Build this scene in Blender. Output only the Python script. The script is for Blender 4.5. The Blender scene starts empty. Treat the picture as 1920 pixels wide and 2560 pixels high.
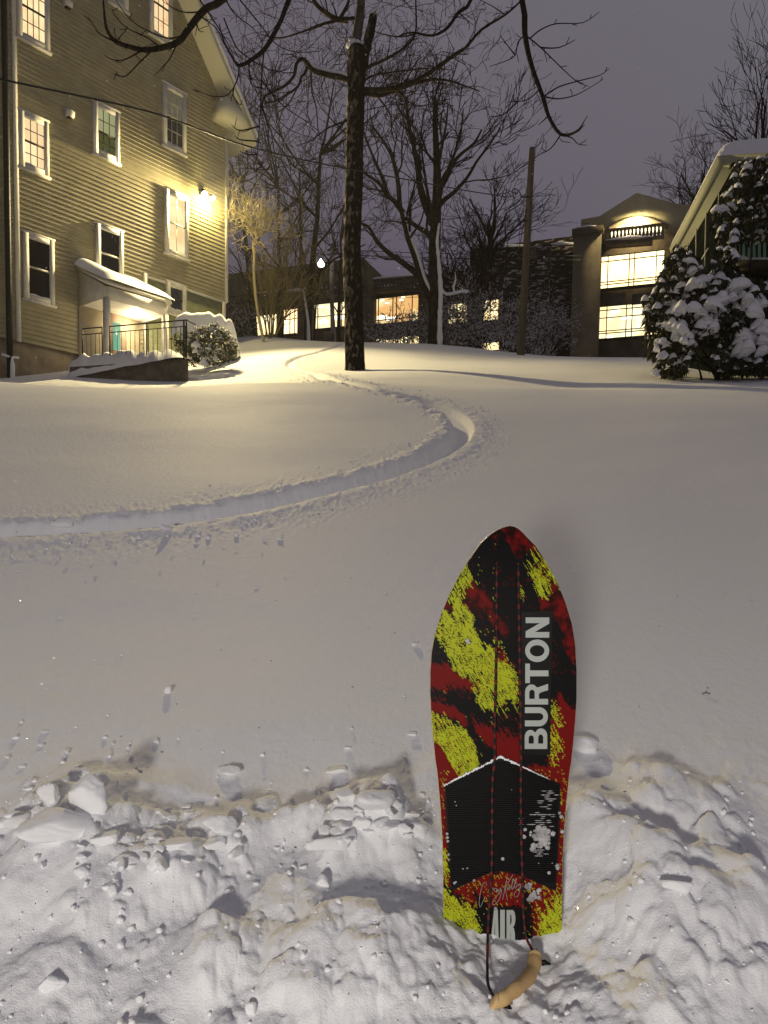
import bpy, math, random
import numpy as np
from mathutils import Vector, Matrix
random.seed(7)
HAZE_D = 0.0006
rng = np.random.default_rng(11)
sc = bpy.context.scene
C = sc.collection
# ------------------------------------------------------------------ camera
F = 1900.0; CXP = 960.0; CYP = 1488.0
PITCH = math.atan(128.0 / F); ROLL = 0.016
fw = np.array([0, math.cos(PITCH), -math.sin(PITCH)])
Rh = np.array([1.0, 0, 0]); Uh = np.array([0, math.sin(PITCH), math.cos(PITCH)])
cx_ = Rh * math.cos(ROLL) + Uh * math.sin(ROLL)
cy_ = Uh * math.cos(ROLL) - Rh * math.sin(ROLL)
cam = bpy.data.cameras.new("camera"); camo = bpy.data.objects.new("camera", cam); C.objects.link(camo)
camo.matrix_world = Matrix(((cx_[0], cy_[0], -fw[0], 0), (cx_[1], cy_[1], -fw[1], 0), (cx_[2], cy_[2], -fw[2], 0), (0, 0, 0, 1)))
cam.sensor_fit = 'AUTO'; cam.sensor_width = 36.0; cam.lens = 36.0 * F / 2560.0
cam.shift_y = 208.0 / 2560.0; cam.clip_start = 0.05; cam.clip_end = 3000
sc.camera = camo
# ------------------------------------------------------------------ light
world = bpy.data.worlds.new("World"); sc.world = world; world.use_nodes = True
wn = world.node_tree.nodes; wl = world.node_tree.links
bg = wn['Background']; bg.inputs['Strength'].default_value = 1.0
tc = wn.new('ShaderNodeTexCoord'); sep = wn.new('ShaderNodeSeparateXYZ'); wl.new(tc.outputs['Generated'], sep.inputs[0])
nz = wn.new('ShaderNodeTexNoise'); nz.inputs['Scale'].default_value = 1.6; nz.inputs['Detail'].default_value = 3
wl.new(tc.outputs['Generated'], nz.inputs['Vector'])
ma = wn.new('ShaderNodeMath'); ma.operation = 'MULTIPLY_ADD'; wl.new(sep.outputs[0], ma.inputs[0]); ma.inputs[1].default_value = 0.45
mb = wn.new('ShaderNodeMath'); mb.operation = 'MULTIPLY_ADD'; wl.new(sep.outputs[2], mb.inputs[0]); mb.inputs[1].default_value = 0.9
wl.new(mb.outputs[0], ma.inputs[2])
mc = wn.new('ShaderNodeMath'); mc.operation = 'MULTIPLY_ADD'; wl.new(nz.outputs['Fac'], mc.inputs[0]); mc.inputs[1].default_value = 0.35; mc.inputs[2].default_value = -0.13
wl.new(mc.outputs[0], mb.inputs[2])
cr = wn.new('ShaderNodeValToRGB'); wl.new(ma.outputs[0], cr.inputs[0])
e = cr.color_ramp.elements
e[0].position = 0.05; e[0].color = (0.066, 0.052, 0.070, 1)
e[1].position = 0.95; e[1].color = (0.180, 0.174, 0.188, 1)
e2 = cr.color_ramp.elements.new(0.45); e2.color = (0.120, 0.104, 0.138, 1)
wl.new(cr.outputs[0], bg.inputs[0])

# the street lamp behind the viewer's left shoulder: the one key light (stands in for the sun at night)
key = bpy.data.lights.new("street_lamp_light", 'POINT'); key.energy = 490; key.color = (1.0, .93, .84); key.shadow_soft_size = .2
keyo = bpy.data.objects.new("street_lamp_light", key); C.objects.link(keyo); keyo.location = (-.85, -2.7, -.22)
sc.view_settings.view_transform = 'Standard'; sc.view_settings.look = 'None'
sc.view_settings.exposure = 0.0; sc.view_settings.gamma = 1.0
sc.render.engine = 'CYCLES'
sc.cycles.use_denoising = True
try: sc.cycles.denoiser = 'OPENIMAGEDENOISE'
except Exception: pass
sc.cycles.max_bounces = 6; sc.cycles.sample_clamp_indirect = 4.0

# ------------------------------------------------------------------ helpers
def ray(px, py):
    """direction through photo pixel, scaled so that its Y (depth) is 1"""
    d = cx_ * ((px - CXP) / F) - cy_ * ((py - CYP) / F) + fw
    return d / d[1]
def P(px, py, Y): return ray(px, py) * Y
def onplane(px, py, p0, n):
    d = ray(px, py); return d * (np.dot(p0, n) / np.dot(d, n))

def tag(o, label=None, cat=None, group=None, kind=None):
    if label: o["label"] = label
    if cat: o["category"] = cat
    if group: o["group"] = group
    if kind: o["kind"] = kind
    return o
def empty(name, loc, label, cat, group=None):
    o = bpy.data.objects.new(name, None); C.objects.link(o); o.location = loc; o.empty_display_size = 0.2
    return tag(o, label, cat, group)
def mesh_obj(name, me, mat=None, parent=None, smooth=False):
    o = bpy.data.objects.new(name, me); C.objects.link(o)
    if mat: me.materials.append(mat)
    if smooth:
        me.polygons.foreach_set('use_smooth', [True] * len(me.polygons))
    if parent is not None:
        o.parent = parent
        o.matrix_parent_inverse = Matrix.Identity(4)
        # meshes are built in world space: shift them under their parent
        org = Vector((0, 0, 0)); q = parent
        while q is not None: org += q.location; q = q.parent
        o.location = -org
    return o
class MB:
    def __init__(s): s.v = []; s.f = []; s.n = 0
    def add(s, verts, faces):
        verts = np.asarray(verts, dtype=float); b = s.n
        s.v.append(verts); s.f.extend([tuple(int(i) + b for i in f) for f in faces]); s.n += len(verts)
    def quad(s, a, b, c, d): s.add([a, b, c, d], [(0, 1, 2, 3)])
    def hexa(s, p):  # 8 corners: bottom 4 (ccw), top 4
        s.add(p, [(3, 2, 1, 0), (4, 5, 6, 7), (0, 1, 5, 4), (1, 2, 6, 5), (2, 3, 7, 6), (3, 0, 4, 7)])
    def box(s, c, sx, sy, sz, ax=(1, 0, 0), ay=(0, 1, 0), az=(0, 0, 1)):
        c = np.array(c, float); ax = np.array(ax, float) * sx / 2; ay = np.array(ay, float) * sy / 2; az = np.array(az, float) * sz / 2
        s.hexa([c - ax - ay - az, c + ax - ay - az, c + ax + ay - az, c - ax + ay - az, c - ax - ay + az, c + ax - ay + az, c + ax + ay + az, c - ax + ay + az])
    def prism(s, pts, ext):
        """closed polygon extruded by vector ext"""
        n = len(pts); pts = np.asarray(pts, float); q = pts + np.asarray(ext, float)
        f = [tuple(range(n - 1, -1, -1)), tuple(range(n, 2 * n))]
        f += [(i, (i + 1) % n, n + (i + 1) % n, n + i) for i in range(n)]
        s.add(np.vstack([pts, q]), f)
    def tube(s, pts, rad, n=6, cap=True):
        pts = np.asarray(pts, float); m = len(pts)
        if np.isscalar(rad): rad = [rad] * m
        t = np.empty_like(pts); t[1:-1] = pts[2:] - pts[:-2]; t[0] = pts[1] - pts[0]; t[-1] = pts[-1] - pts[-2]
        t /= (np.linalg.norm(t, axis=1)[:, None] + 1e-9)
        up = np.array([0, 0, 1.0]) if abs(t[0][2]) < .8 else np.array([1.0, 0, 0])
        a = np.cross(t, up); a /= (np.linalg.norm(a, axis=1)[:, None] + 1e-9); b = np.cross(t, a)
        th = np.arange(n) * 2 * math.pi / n
        ring = (a[:, None, :] * np.cos(th)[None, :, None] + b[:, None, :] * np.sin(th)[None, :, None]) * np.asarray(rad)[:, None, None] + pts[:, None, :]
        f = []
        for i in range(m - 1):
            for k in range(n):
                f.append((i * n + k, i * n + (k + 1) % n, (i + 1) * n + (k + 1) % n, (i + 1) * n + k))
        if cap: f.append(tuple(range(n - 1, -1, -1))); f.append(tuple((m - 1) * n + k for k in range(n)))
        s.add(ring.reshape(-1, 3), f)
    def build(s, name, mat=None, parent=None, smooth=False):
        me = bpy.data.meshes.new(name)
        V = np.vstack(s.v) if s.v else np.zeros((0, 3))
        F_ = s.f; nl = sum(len(f) for f in F_)
        me.vertices.add(len(V)); me.vertices.foreach_set('co', V.astype(np.float32).ravel())
        me.loops.add(nl); me.polygons.add(len(F_))
        tot = np.fromiter((len(f) for f in F_), dtype=np.int32, count=len(F_))
        me.loops.foreach_set('vertex_index', np.fromiter((i for f in F_ for i in f), dtype=np.int32, count=nl))
        me.polygons.foreach_set('loop_start', np.concatenate([[0], np.cumsum(tot)[:-1]]).astype(np.int32))
        me.polygons.foreach_set('loop_total', tot)
        me.update(calc_edges=True); me.validate()
        return mesh_obj(name, me, mat, parent, smooth)
def grid_mesh(name, V, nr, nc):
    """V (nr*nc,3) -> quad grid mesh"""
    me = bpy.data.meshes.new(name)
    i = np.arange(nr - 1)[:, None] * nc + np.arange(nc - 1)[None, :]
    q = np.stack([i, i + 1, i + nc + 1, i + nc], -1).reshape(-1)
    me.vertices.add(len(V)); me.vertices.foreach_set('co', V.astype(np.float32).ravel())
    me.loops.add(len(q)); me.polygons.add(len(q) // 4)
    me.loops.foreach_set('vertex_index', q.astype(np.int32))
    me.polygons.foreach_set('loop_start', (np.arange(len(q) // 4) * 4).astype(np.int32))
    me.polygons.foreach_set('loop_total', np.full(len(q) // 4, 4, np.int32))
    me.update(calc_edges=True)
    return me
# --- noise
_perm = rng.permutation(4096)
_g = rng.normal(size=(4096, 2)); _g /= np.linalg.norm(_g, axis=1)[:, None]
def perlin(x, y, seed=0):
    xi = np.floor(x).astype(np.int64); yi = np.floor(y).astype(np.int64); xf = x - xi; yf = y - yi
    u = xf * xf * xf * (xf * (xf * 6 - 15) + 10); v = yf * yf * yf * (yf * (yf * 6 - 15) + 10)
    def gd(ix, iy, dx, dy):
        h = _perm[(_perm[(ix + seed * 131) & 4095] + iy) & 4095]; g = _g[h]; return g[..., 0] * dx + g[..., 1] * dy
    a = gd(xi, yi, xf, yf); b = gd(xi + 1, yi, xf - 1, yf); c = gd(xi, yi + 1, xf, yf - 1); d = gd(xi + 1, yi + 1, xf - 1, yf - 1)
    return (a + u * (b - a)) * (1 - v) + (c + u * (d - c)) * v
def fbm(x, y, o=4, seed=0, g=.5, l=2.03):
    s = 0; a = 1; f = 1
    for k in range(o): s = s + a * perlin(x * f + k * 17.3, y * f - k * 9.1, seed + k); a *= g; f *= l
    return s
def sstep(a, b, x): t = np.clip((x - a) / (b - a), 0, 1); return t * t * (3 - 2 * t)

# --- materials
def mat(name, col, rough=.8, col2=None, nscale=8, bump=0, bscale=60, spec=.3, stretch=None, ramp=(.4, .62), detail=4, coat=0):
    m = bpy.data.materials.new(name); m.use_nodes = True; nt = m.node_tree; b = nt.nodes['Principled BSDF']
    b.inputs['Base Color'].default_value = (*col, 1); b.inputs['Roughness'].default_value = rough
    b.inputs['Specular IOR Level'].default_value = spec
    if coat: b.inputs['Coat Weight'].default_value = coat; b.inputs['Coat Roughness'].default_value = .12
    t = nt.nodes.new('ShaderNodeTexCoord'); src = t.outputs['Object']
    if stretch:
        mp = nt.nodes.new('ShaderNodeMapping'); mp.inputs['Scale'].default_value = stretch; nt.links.new(src, mp.inputs[0]); src = mp.outputs[0]
    if col2 is not None:
        n = nt.nodes.new('ShaderNodeTexNoise'); n.inputs['Scale'].default_value = nscale; n.inputs['Detail'].default_value = detail; nt.links.new(src, n.inputs['Vector'])
        r = nt.nodes.new('ShaderNodeValToRGB'); r.color_ramp.elements[0].position = ramp[0]; r.color_ramp.elements[1].position = ramp[1]
        r.color_ramp.elements[0].color = (*col, 1); r.color_ramp.elements[1].color = (*col2, 1)
        nt.links.new(n.outputs['Fac'], r.inputs[0]); nt.links.new(r.outputs[0], b.inputs['Base Color'])
    if bump:
        n2 = nt.nodes.new('ShaderNodeTexNoise'); n2.inputs['Scale'].default_value = bscale; n2.inputs['Detail'].default_value = 5; nt.links.new(src, n2.inputs['Vector'])
        bp = nt.nodes.new('ShaderNodeBump'); bp.inputs['Distance'].default_value = bump; nt.links.new(n2.outputs['Fac'], bp.inputs['Height']); nt.links.new(bp.outputs[0], b.inputs['Normal'])
    return m
def emis(name, col, st, col2=None, nscale=1.5, ramp=(.35, .65), stretch=None):
    m = bpy.data.materials.new(name); m.use_nodes = True; nt = m.node_tree; b = nt.nodes['Principled BSDF']
    b.inputs['Base Color'].default_value = (.02, .02, .02, 1); b.inputs['Roughness'].default_value = .15
    b.inputs['Emission Color'].default_value = (*col, 1); b.inputs['Emission Strength'].default_value = st
    if col2 is not None:
        t = nt.nodes.new('ShaderNodeTexCoord'); src = t.outputs['Object']
        if stretch:
            mp = nt.nodes.new('ShaderNodeMapping'); mp.inputs['Scale'].default_value = stretch; nt.links.new(src, mp.inputs[0]); src = mp.outputs[0]
        n = nt.nodes.new('ShaderNodeTexNoise'); n.inputs['Scale'].default_value = nscale; n.inputs['Detail'].default_value = 3; nt.links.new(src, n.inputs['Vector'])
        r = nt.nodes.new('ShaderNodeValToRGB'); r.color_ramp.elements[0].position = ramp[0]; r.color_ramp.elements[1].position = ramp[1]
        r.color_ramp.elements[0].color = (*col, 1); r.color_ramp.elements[1].color = (*col2, 1)
        nt.links.new(n.outputs['Fac'], r.inputs[0]); nt.links.new(r.outputs[0], b.inputs['Emission Color'])
    return m
def snow_mat(name, sparkle=True, bump=.0016, bscale=260):
    m = bpy.data.materials.new(name); m.use_nodes = True; nt = m.node_tree; b = nt.nodes['Principled BSDF']
    b.inputs['Base Color'].default_value = (.84, .85, .87, 1); b.inputs['Roughness'].default_value = .75; b.inputs['Specular IOR Level'].default_value = .2
    t = nt.nodes.new('ShaderNodeTexCoord')
    n = nt.nodes.new('ShaderNodeTexNoise'); n.inputs['Scale'].default_value = bscale; n.inputs['Detail'].default_value = 3; nt.links.new(t.outputs['Object'], n.inputs['Vector'])
    n2 = nt.nodes.new('ShaderNodeTexNoise'); n2.inputs['Scale'].default_value = bscale / 9; n2.inputs['Detail'].default_value = 4; nt.links.new(t.outputs['Object'], n2.inputs['Vector'])
    ad = nt.nodes.new('ShaderNodeMath'); ad.operation = 'MULTIPLY_ADD'; ad.inputs[1].default_value = 2.2; nt.links.new(n2.outputs['Fac'], ad.inputs[0]); nt.links.new(n.outputs['Fac'], ad.inputs[2])
    bp = nt.nodes.new('ShaderNodeBump'); bp.inputs['Distance'].default_value = bump; nt.links.new(ad.outputs[0], bp.inputs['Height']); nt.links.new(bp.outputs[0], b.inputs['Normal'])
    if sparkle:
        out = nt.nodes['Material Output']; geo = nt.nodes.new('ShaderNodeNewGeometry')
        last = b.outputs[0]
        for sc_, th in ((190, .9945), (70, .9975)):
            vo = nt.nodes.new('ShaderNodeTexVoronoi'); vo.inputs['Scale'].default_value = sc_; nt.links.new(t.outputs['Object'], vo.inputs['Vector'])
            sp = nt.nodes.new('ShaderNodeSeparateColor'); nt.links.new(vo.outputs['Color'], sp.inputs[0])
            g1 = nt.nodes.new('ShaderNodeMath'); g1.operation = 'GREATER_THAN'; g1.inputs[1].default_value = th; nt.links.new(sp.outputs[0], g1.inputs[0])
            g2 = nt.nodes.new('ShaderNodeMath'); g2.operation = 'LESS_THAN'; g2.inputs[1].default_value = .30; nt.links.new(vo.outputs['Distance'], g2.inputs[0])
            mu = nt.nodes.new('ShaderNodeMath'); mu.operation = 'MULTIPLY'; nt.links.new(g1.outputs[0], mu.inputs[0]); nt.links.new(g2.outputs[0], mu.inputs[1])
            gl = nt.nodes.new('ShaderNodeBsdfGlossy'); gl.inputs['Roughness'].default_value = .32; gl.inputs['Color'].default_value = (.55, .55, .6, 1)
            vm = nt.nodes.new('ShaderNodeVectorMath'); vm.operation = 'MULTIPLY_ADD'; nt.links.new(vo.outputs['Color'], vm.inputs[0]); vm.inputs[1].default_value = (1.9, 1.9, 1.9)
            vs = nt.nodes.new('ShaderNodeVectorMath'); vs.operation = 'SUBTRACT'; nt.links.new(geo.outputs['Normal'], vs.inputs[0]); vs.inputs[1].default_value = (.95, .95, .95)
            nt.links.new(vs.outputs[0], vm.inputs[2])
            no = nt.nodes.new('ShaderNodeVectorMath'); no.operation = 'NORMALIZE'; nt.links.new(vm.outputs[0], no.inputs[0]); nt.links.new(no.outputs[0], gl.inputs['Normal'])
            mx = nt.nodes.new('ShaderNodeMixShader'); nt.links.new(mu.outputs[0], mx.inputs[0]); nt.links.new(last, mx.inputs[1]); nt.links.new(gl.outputs[0], mx.inputs[2]); last = mx.outputs[0]
        nt.links.new(last, out.inputs['Surface'])
    return m
M_snow = snow_mat("snow")
M_chunk = mat('packed_snow', (.84, .85, .87), .8, spec=.2)
M_snow2 = snow_mat("snow_clumps", False, .004, 90)
M_bark = mat("bark", (.016, .012, .010), .9, (.045, .035, .027), 14, .02, 30, stretch=(1, 1, .35), spec=0)
M_twig = mat("twigs", (.022, .013, .012), .9, spec=0)
M_twig2 = mat("far_twigs", (.034, .019, .018), .9, spec=0)
# ------------------------------------------------------------------ terrain
ctrl = []
for Y in (1.0, 1.6, 2.4, 3.5, 5, 7.5, 10):
    for t in (-.6, -.2, .2, .6): ctrl.append((t * Y, Y, -1.32 + .335 * Y))
for Y in (10,): ctrl.append((.9 * Y, Y, -1.32 + .335 * Y)); ctrl.append((-.9 * Y, Y, -1.32 + .325 * Y))
for px, py, Y in [(887, 922, 17.5), (1000, 938, 13.6), (1180, 955, 12.8), (1400, 968, 12.3), (1050, 915, 17.5), (1300, 925, 16.5), (650, 965, 12.8), (300, 985, 12.6), (25, 946, 18), (-400, 965, 17), (240, 932, 18.6), (480, 926, 19.6), (560, 905, 20.5), (590, 868, 23.5), (610, 842, 27),
                  (700, 846, 28), (760, 853, 28), (860, 858, 28), (1000, 860, 28), (1100, 862, 27.5), (1250, 878, 27), (1400, 892, 26), (1560, 895, 25),
                  (1600, 945, 13.5), (1800, 946, 13.5), (1960, 942, 13.5), (2300, 930, 14), (1100, 898, 20.5), (1350, 908, 19.5), (720, 890, 19.5), (1900, 905, 20),
                  (2400, 890, 26), (-600, 930, 26)]:
    ctrl.append(tuple(P(px, py, Y)))
for px in (-900, -200, 500, 1000, 1500, 2100, 2700):
    ctrl.append(tuple(P(px, 905 if px > 400 else 880, 36))); ctrl.append(tuple(P(px, 925, 55))); ctrl.append(tuple(P(px, 985, 100)))
    ctrl.append(tuple(P(px, 1120, 250)))
ctrl = np.array(ctrl)
def _k(r2): return .5 * r2 * np.log(r2 + 1e-9)
# warp depth so far controls do not dominate
def _wp(x, y): s = 30 * np.log1p(np.abs(y) / 30) * np.sign(y); return x * s / np.where(np.abs(y) < 1e-6, 1e-6, y), s
_cx, _cy = _wp(ctrl[:, 0], ctrl[:, 1]); NCT = len(ctrl)
A = np.zeros((NCT + 3, NCT + 3)); A[:NCT, :NCT] = _k((_cx[:, None] - _cx) ** 2 + (_cy[:, None] - _cy) ** 2) + np.eye(NCT) * .02
A[:NCT, NCT:] = np.stack([np.ones(NCT), _cx, _cy], 1); A[NCT:, :NCT] = A[:NCT, NCT:].T
_w = np.linalg.solve(A, np.concatenate([ctrl[:, 2], np.zeros(3)]))
def base_h(x, y):
    x = np.atleast_1d(np.asarray(x, float)); y = np.atleast_1d(np.asarray(y, float)); sh = x.shape; x = x.ravel(); y = y.ravel()
    a, b = _wp(x, y); out = np.empty(len(x))
    for i in range(0, len(x), 60000):
        aa = a[i:i + 60000]; bb = b[i:i + 60000]
        out[i:i + 60000] = _k((aa[:, None] - _cx) ** 2 + (bb[:, None] - _cy) ** 2) @ _w[:NCT] + _w[NCT] + _w[NCT + 1] * aa + _w[NCT + 2] * bb
    return out.reshape(sh)
_ys = np.exp(np.linspace(math.log(.6), math.log(45), 900))
def ground_px(px, py, h=None):
    """first hit of the pixel's ray with the smooth hill"""
    d = ray(px, py); z = (h or base_h)(d[0] * _ys, _ys); g = z - d[2] * _ys
    k = np.where((g[:-1] < 0) & (g[1:] >= 0))[0]
    if len(k) == 0: return d * _ys[np.argmax(g[100:]) + 100]
    k = k[0]; t = -g[k] / (g[k + 1] - g[k]); Y = _ys[k] + t * (_ys[k + 1] - _ys[k]); return d * Y
def smooth_path(pts, n):
    pts = np.array(pts, float); s = np.concatenate([[0], np.cumsum(np.linalg.norm(np.diff(pts, axis=0), axis=1))]); u = np.linspace(0, s[-1], n)
    out = np.stack([np.interp(u, s, pts[:, k]) for k in range(pts.shape[1])], 1)
    for _ in range(3):
        out[1:-1] = (out[:-2] + 2 * out[1:-1] + out[2:]) / 4
    return out
TR = [(880, 856), (830, 868), (775, 886), (735, 898), (722, 908), (724, 918), (745, 927), (790, 938), (850, 955), (920, 972), (990, 984), (1060, 1000), (1120, 1022),
      (1150, 1040), (1163, 1062), (1160, 1085), (1135, 1112), (1080, 1145), (1000, 1178), (900, 1210), (800, 1237), (700, 1262), (600, 1283), (500, 1297), (400, 1310),
      (300, 1320), (200, 1326), (100, 1330), (0, 1333), (-120, 1338), (-300, 1345), (-600, 1350)]
tr = np.array([ground_px(*p)[:2] for p in TR]); tr = smooth_path(tr, 420)
for _ in range(30): tr[1:-1] = (tr[:-2] + 2 * tr[1:-1] + tr[2:]) / 4
trd = np.gradient(tr, axis=0); trd /= np.linalg.norm(trd, axis=1)[:, None]
# "uphill" side = the inside of the bend: left normal sign chosen so that it points uphill on the last leg
trn = np.stack([trd[:, 1], -trd[:, 0]], 1)
if trn[-60][1] < 0: trn = -trn
def nearest(x, y, path, nrm, chunk=40000):
    d = np.full(x.shape, 1e3); s = np.full(x.shape, 1e3); t = np.zeros(x.shape); pp = (path ** 2).sum(1)
    for i in range(0, len(x), chunk):
        q = np.stack([x[i:i + chunk], y[i:i + chunk]], 1)
        D = (q ** 2).sum(1)[:, None] - 2 * q @ path.T + pp; k = D.argmin(1)
        d[i:i + chunk] = np.sqrt(np.maximum(D[np.arange(len(k)), k], 0)); s[i:i + chunk] = ((q - path[k]) * nrm[k]).sum(1); t[i:i + chunk] = k / (len(path) - 1)
    return d, s, t
def blob(px, py, rpx, h, asp=1.0, rot=0., sharp=2.): return (px, py, rpx, h, asp, rot, sharp)
MOUNDS = [blob(1520, 2235, 150, .10), blob(1770, 2275, 120, .075, 1.4, -.4), blob(1565, 2050, 75, .045, 1.5, -.5), blob(1450, 2060, 70, .045), blob(1710, 2020, 100, .045, 1.6, -.5),
          blob(1510, 2135, 80, .04, 1.6, -.3), blob(1625, 2190, 70, .045, 1.5, -.5), blob(1800, 2150, 90, .03, 1.6, -.6), blob(1900, 2270, 70, .05), blob(1620, 1960, 50, .02, 2, -.3),
          blob(180, 2060, 150, .045, 1.3, .5), blob(270, 2245, 110, .06, 1.2, .3), blob(450, 2215, 75, .055, 1.1, .4), blob(90, 2235, 80, .05, 1.6, .5), blob(600, 2100, 85, .035, 1.5, .3),
          blob(390, 2100, 120, .025, 2.0, .2), blob(830, 2110, 80, .035, 1.3, .2), blob(920, 2030, 90, .05, 1.1, .2), blob(980, 2080, 80, .05, 1.0, .2), blob(545, 2395, 70, .05, 1.6, .9), blob(760, 2060, 60, .03),
          blob(720, 2250, 90, .03, 1.3, .5), blob(900, 2430, 190, .05), blob(1130, 2470, 220, .05), blob(1600, 2470, 240, .085, 1.2, -.6), blob(1300, 2560, 200, .03),
          blob(840, 2420, 110, .05, 1.4, .8), blob(150, 2480, 110, .035, 1.3, .4), blob(380, 1975, 70, .02, 2, .2), blob(1080, 2340, 90, .035), blob(980, 2330, 90, .04),
          blob(330, 1600, 200, -.02, 2.2, .05), blob(300, 1470, 170, -.012, 2, .1), blob(620, 1960, 140, -.02, 2.5, .3)]
_mw = []
for (px, py, r, h, asp, rot, sh) in MOUNDS:
    g = ground_px(px, py); _mw.append((g[0], g[1], r * g[1] / F, h, asp, rot, sh))
_hl = ground_px(870, 2330)
def pile_mask(x, y):
    """0..1: where snow was trampled and thrown, near the viewer"""
    m = 1 - sstep(1.5, 2.55, y + .12 * fbm(x * 1.7, y * 1.7, 2, 5) * 2 - .25 * np.clip(-x - .1, 0, 1) * .6)
    return m
def rough_mask(x, y):
    """loose clumpy snow round the board's foot and towards the lower right"""
    d = np.sqrt(((x - .28) / .95) ** 2 + ((y - 1.12) / .52) ** 2) + .35 * fbm(x * 2.2, y * 2.2, 2, 9)
    return 1 - sstep(.62, 1.05, d)
def full_h(x, y, near=True):
    z = base_h(x, y)
    # wind-shaped undulation
    z = z + sstep(2.2, 6, y) * (.05 * fbm(x * .33, y * .30, 2, 21) + .010 * fbm(x * .6 + y * .3, y * .9 - x * .3, 2, 22))
    z = z + .003 * fbm(x * 1.6, y * 2.0, 3, 23) * sstep(60, 20, y)
    # board track
    k = np.where((y > 2.5) & (y < 32))[0]
    if len(k):
        d, s, t = nearest(x[k], y[k], tr, trn)
        xx = x[k]; yy = y[k]
        j = .008 * fbm(xx * 2, yy * 2, 2, 31) + np.where(s > 0, .012, .003) * fbm(xx * 24, yy * 24, 3, 32)
        sj = s + j * .9
        dep = np.interp(t, [0, .25, .42, .5, .6, .8, 1], [.035, .045, .07, .105, .10, .08, .075])
        wdt = np.interp(t, [0, .35, .48, .56, .7, 1], [.055, .07, .09, .11, .085, .08])
        prof = -dep * (sstep(-wdt - .02, -wdt + .04, sj) * (1 - sstep(wdt - .03, wdt + .045, sj)))
        # floor tilts: deeper on the inner side
        prof *= 1 + .25 * np.clip(sj / wdt, -1, 1)
        berm = np.where(sj > 0, .014, .006) * np.exp(-((np.abs(sj) - wdt - .09) / .07) ** 2) * (1.1 + 2.2 * fbm(xx * 8, yy * 8, 3, 33))
        berm += sstep(.42, .0, np.abs(np.abs(sj) - wdt - .16)) * .008 * np.abs(fbm(xx * 22, yy * 22, 3, 34)) * 2
        out = np.exp(-((t - .5) / .07) ** 2) * np.exp(-((-sj - wdt - .18) / .14) ** 2) * .02
        w_ = np.where(d < 1.2, 1, 0)
        z[k] += (prof + np.where(np.abs(sj) > wdt - .02, berm + out, 0)) * w_
    if near:
        k = np.where(y < 4.2)[0]
        xx = x[k]; yy = y[k]; a = np.zeros(len(k))
        wx = xx + .03 * fbm(xx * 7, yy * 7, 2, 41); wy = yy + .03 * fbm(xx * 7 + 5, yy * 7, 2, 42)
        for (mx, my, r, h, asp, rot, sh) in _mw:
            dx = wx - mx; dy = wy - my; c, s_ = math.cos(rot), math.sin(rot)
            u = (dx * c + dy * s_) / asp; v = (-dx * s_ + dy * c) * .75
            q = np.sqrt(u * u + v * v) / r
            a += .95 * h * np.exp(-q ** 3.2 * 1.1)
        pm = pile_mask(xx, yy); rm = rough_mask(xx, yy)
        bil = np.clip(perlin(wx * 6, wy * 6, 51) + .12, 0, 1) * .105 + np.clip(perlin(wx * 13, wy * 13, 52) + .05, 0, 1) * .055 + np.clip(perlin(wx * 29, wy * 29, 53), 0, 1) * .018
        a += pm * ((.022) * fbm(wx * 3.2, wy * 3.2, 2, 54) + (.22 + .25 * sstep(0, .5, xx)) * bil * sstep(-.15, .25, fbm(xx * 2.1, yy * 2.1, 2, 55)))
        a += rm * (bil * .6 - .015)
        left = sstep(.0, -.35, xx) * pm
        a += left * .2 * bil
        dm = np.zeros(len(xx)); w2x = wx + .010 * perlin(xx * 45, yy * 45, 71) + .005 * perlin(xx * 110, yy * 110, 72); w2y = wy + .010 * perlin(xx * 45 + 9, yy * 45, 73) + .005 * perlin(xx * 110, yy * 110 + 5, 74)
        for (mx, my, r, h, tx, ty, pw) in DOMES:
            c_ = np.where((np.abs(w2x - mx) < r) & (np.abs(w2y - my) < r * 1.2))[0]
            if len(c_) == 0: continue
            ux = (w2x[c_] - mx) / r; uy = (w2y[c_] - my) / (r * 1.2); q = np.sqrt(ux * ux + uy * uy)
            dm[c_] = np.maximum(dm[c_], h * np.clip(1 - q ** pw, 0, 1) * (1 + tx * ux + ty * uy))
        a += dm * 1.0
        # the snow dips where the board is planted and its cord hangs
        wl_ = np.exp(-(np.abs((xx - .26 - .1 * (1.5 - yy)) / .30) ** 2)) * sstep(.92, 1.12, yy) * (1 - sstep(1.60, 1.85, yy))
        a = a * (1 - .80 * wl_) - .018 * wl_ + wl_ * (.020 * fbm(xx * 17, yy * 17, 3, 57) - .05 * np.clip((xx - .10) / .3, 0, 1) * sstep(1.3, 1.5, yy) + .012)
        a += .0016 * fbm(xx * 60, yy * 60, 2, 56) * (.4 + pm)
        fade = 1 - sstep(3.2, 4.2, yy); z[k] += a * fade
        kb = np.where((y < 1.3) & (x < .2))[0]; z[kb] += .22 * np.exp(-(((x[kb] + .82) / .20) ** 2 + ((y[kb] - .62) / .22) ** 2)) + .25 * np.exp(-(((x[kb] + 1.25) / .3) ** 2 + ((y[kb] - .75) / .25) ** 2))  # two unseen banks left of the view, added to shade the near left snow
    # level the snow at the foot of the board so it stays visible
    return z
DOMES = []
_rd = np.random.default_rng(202)
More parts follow.
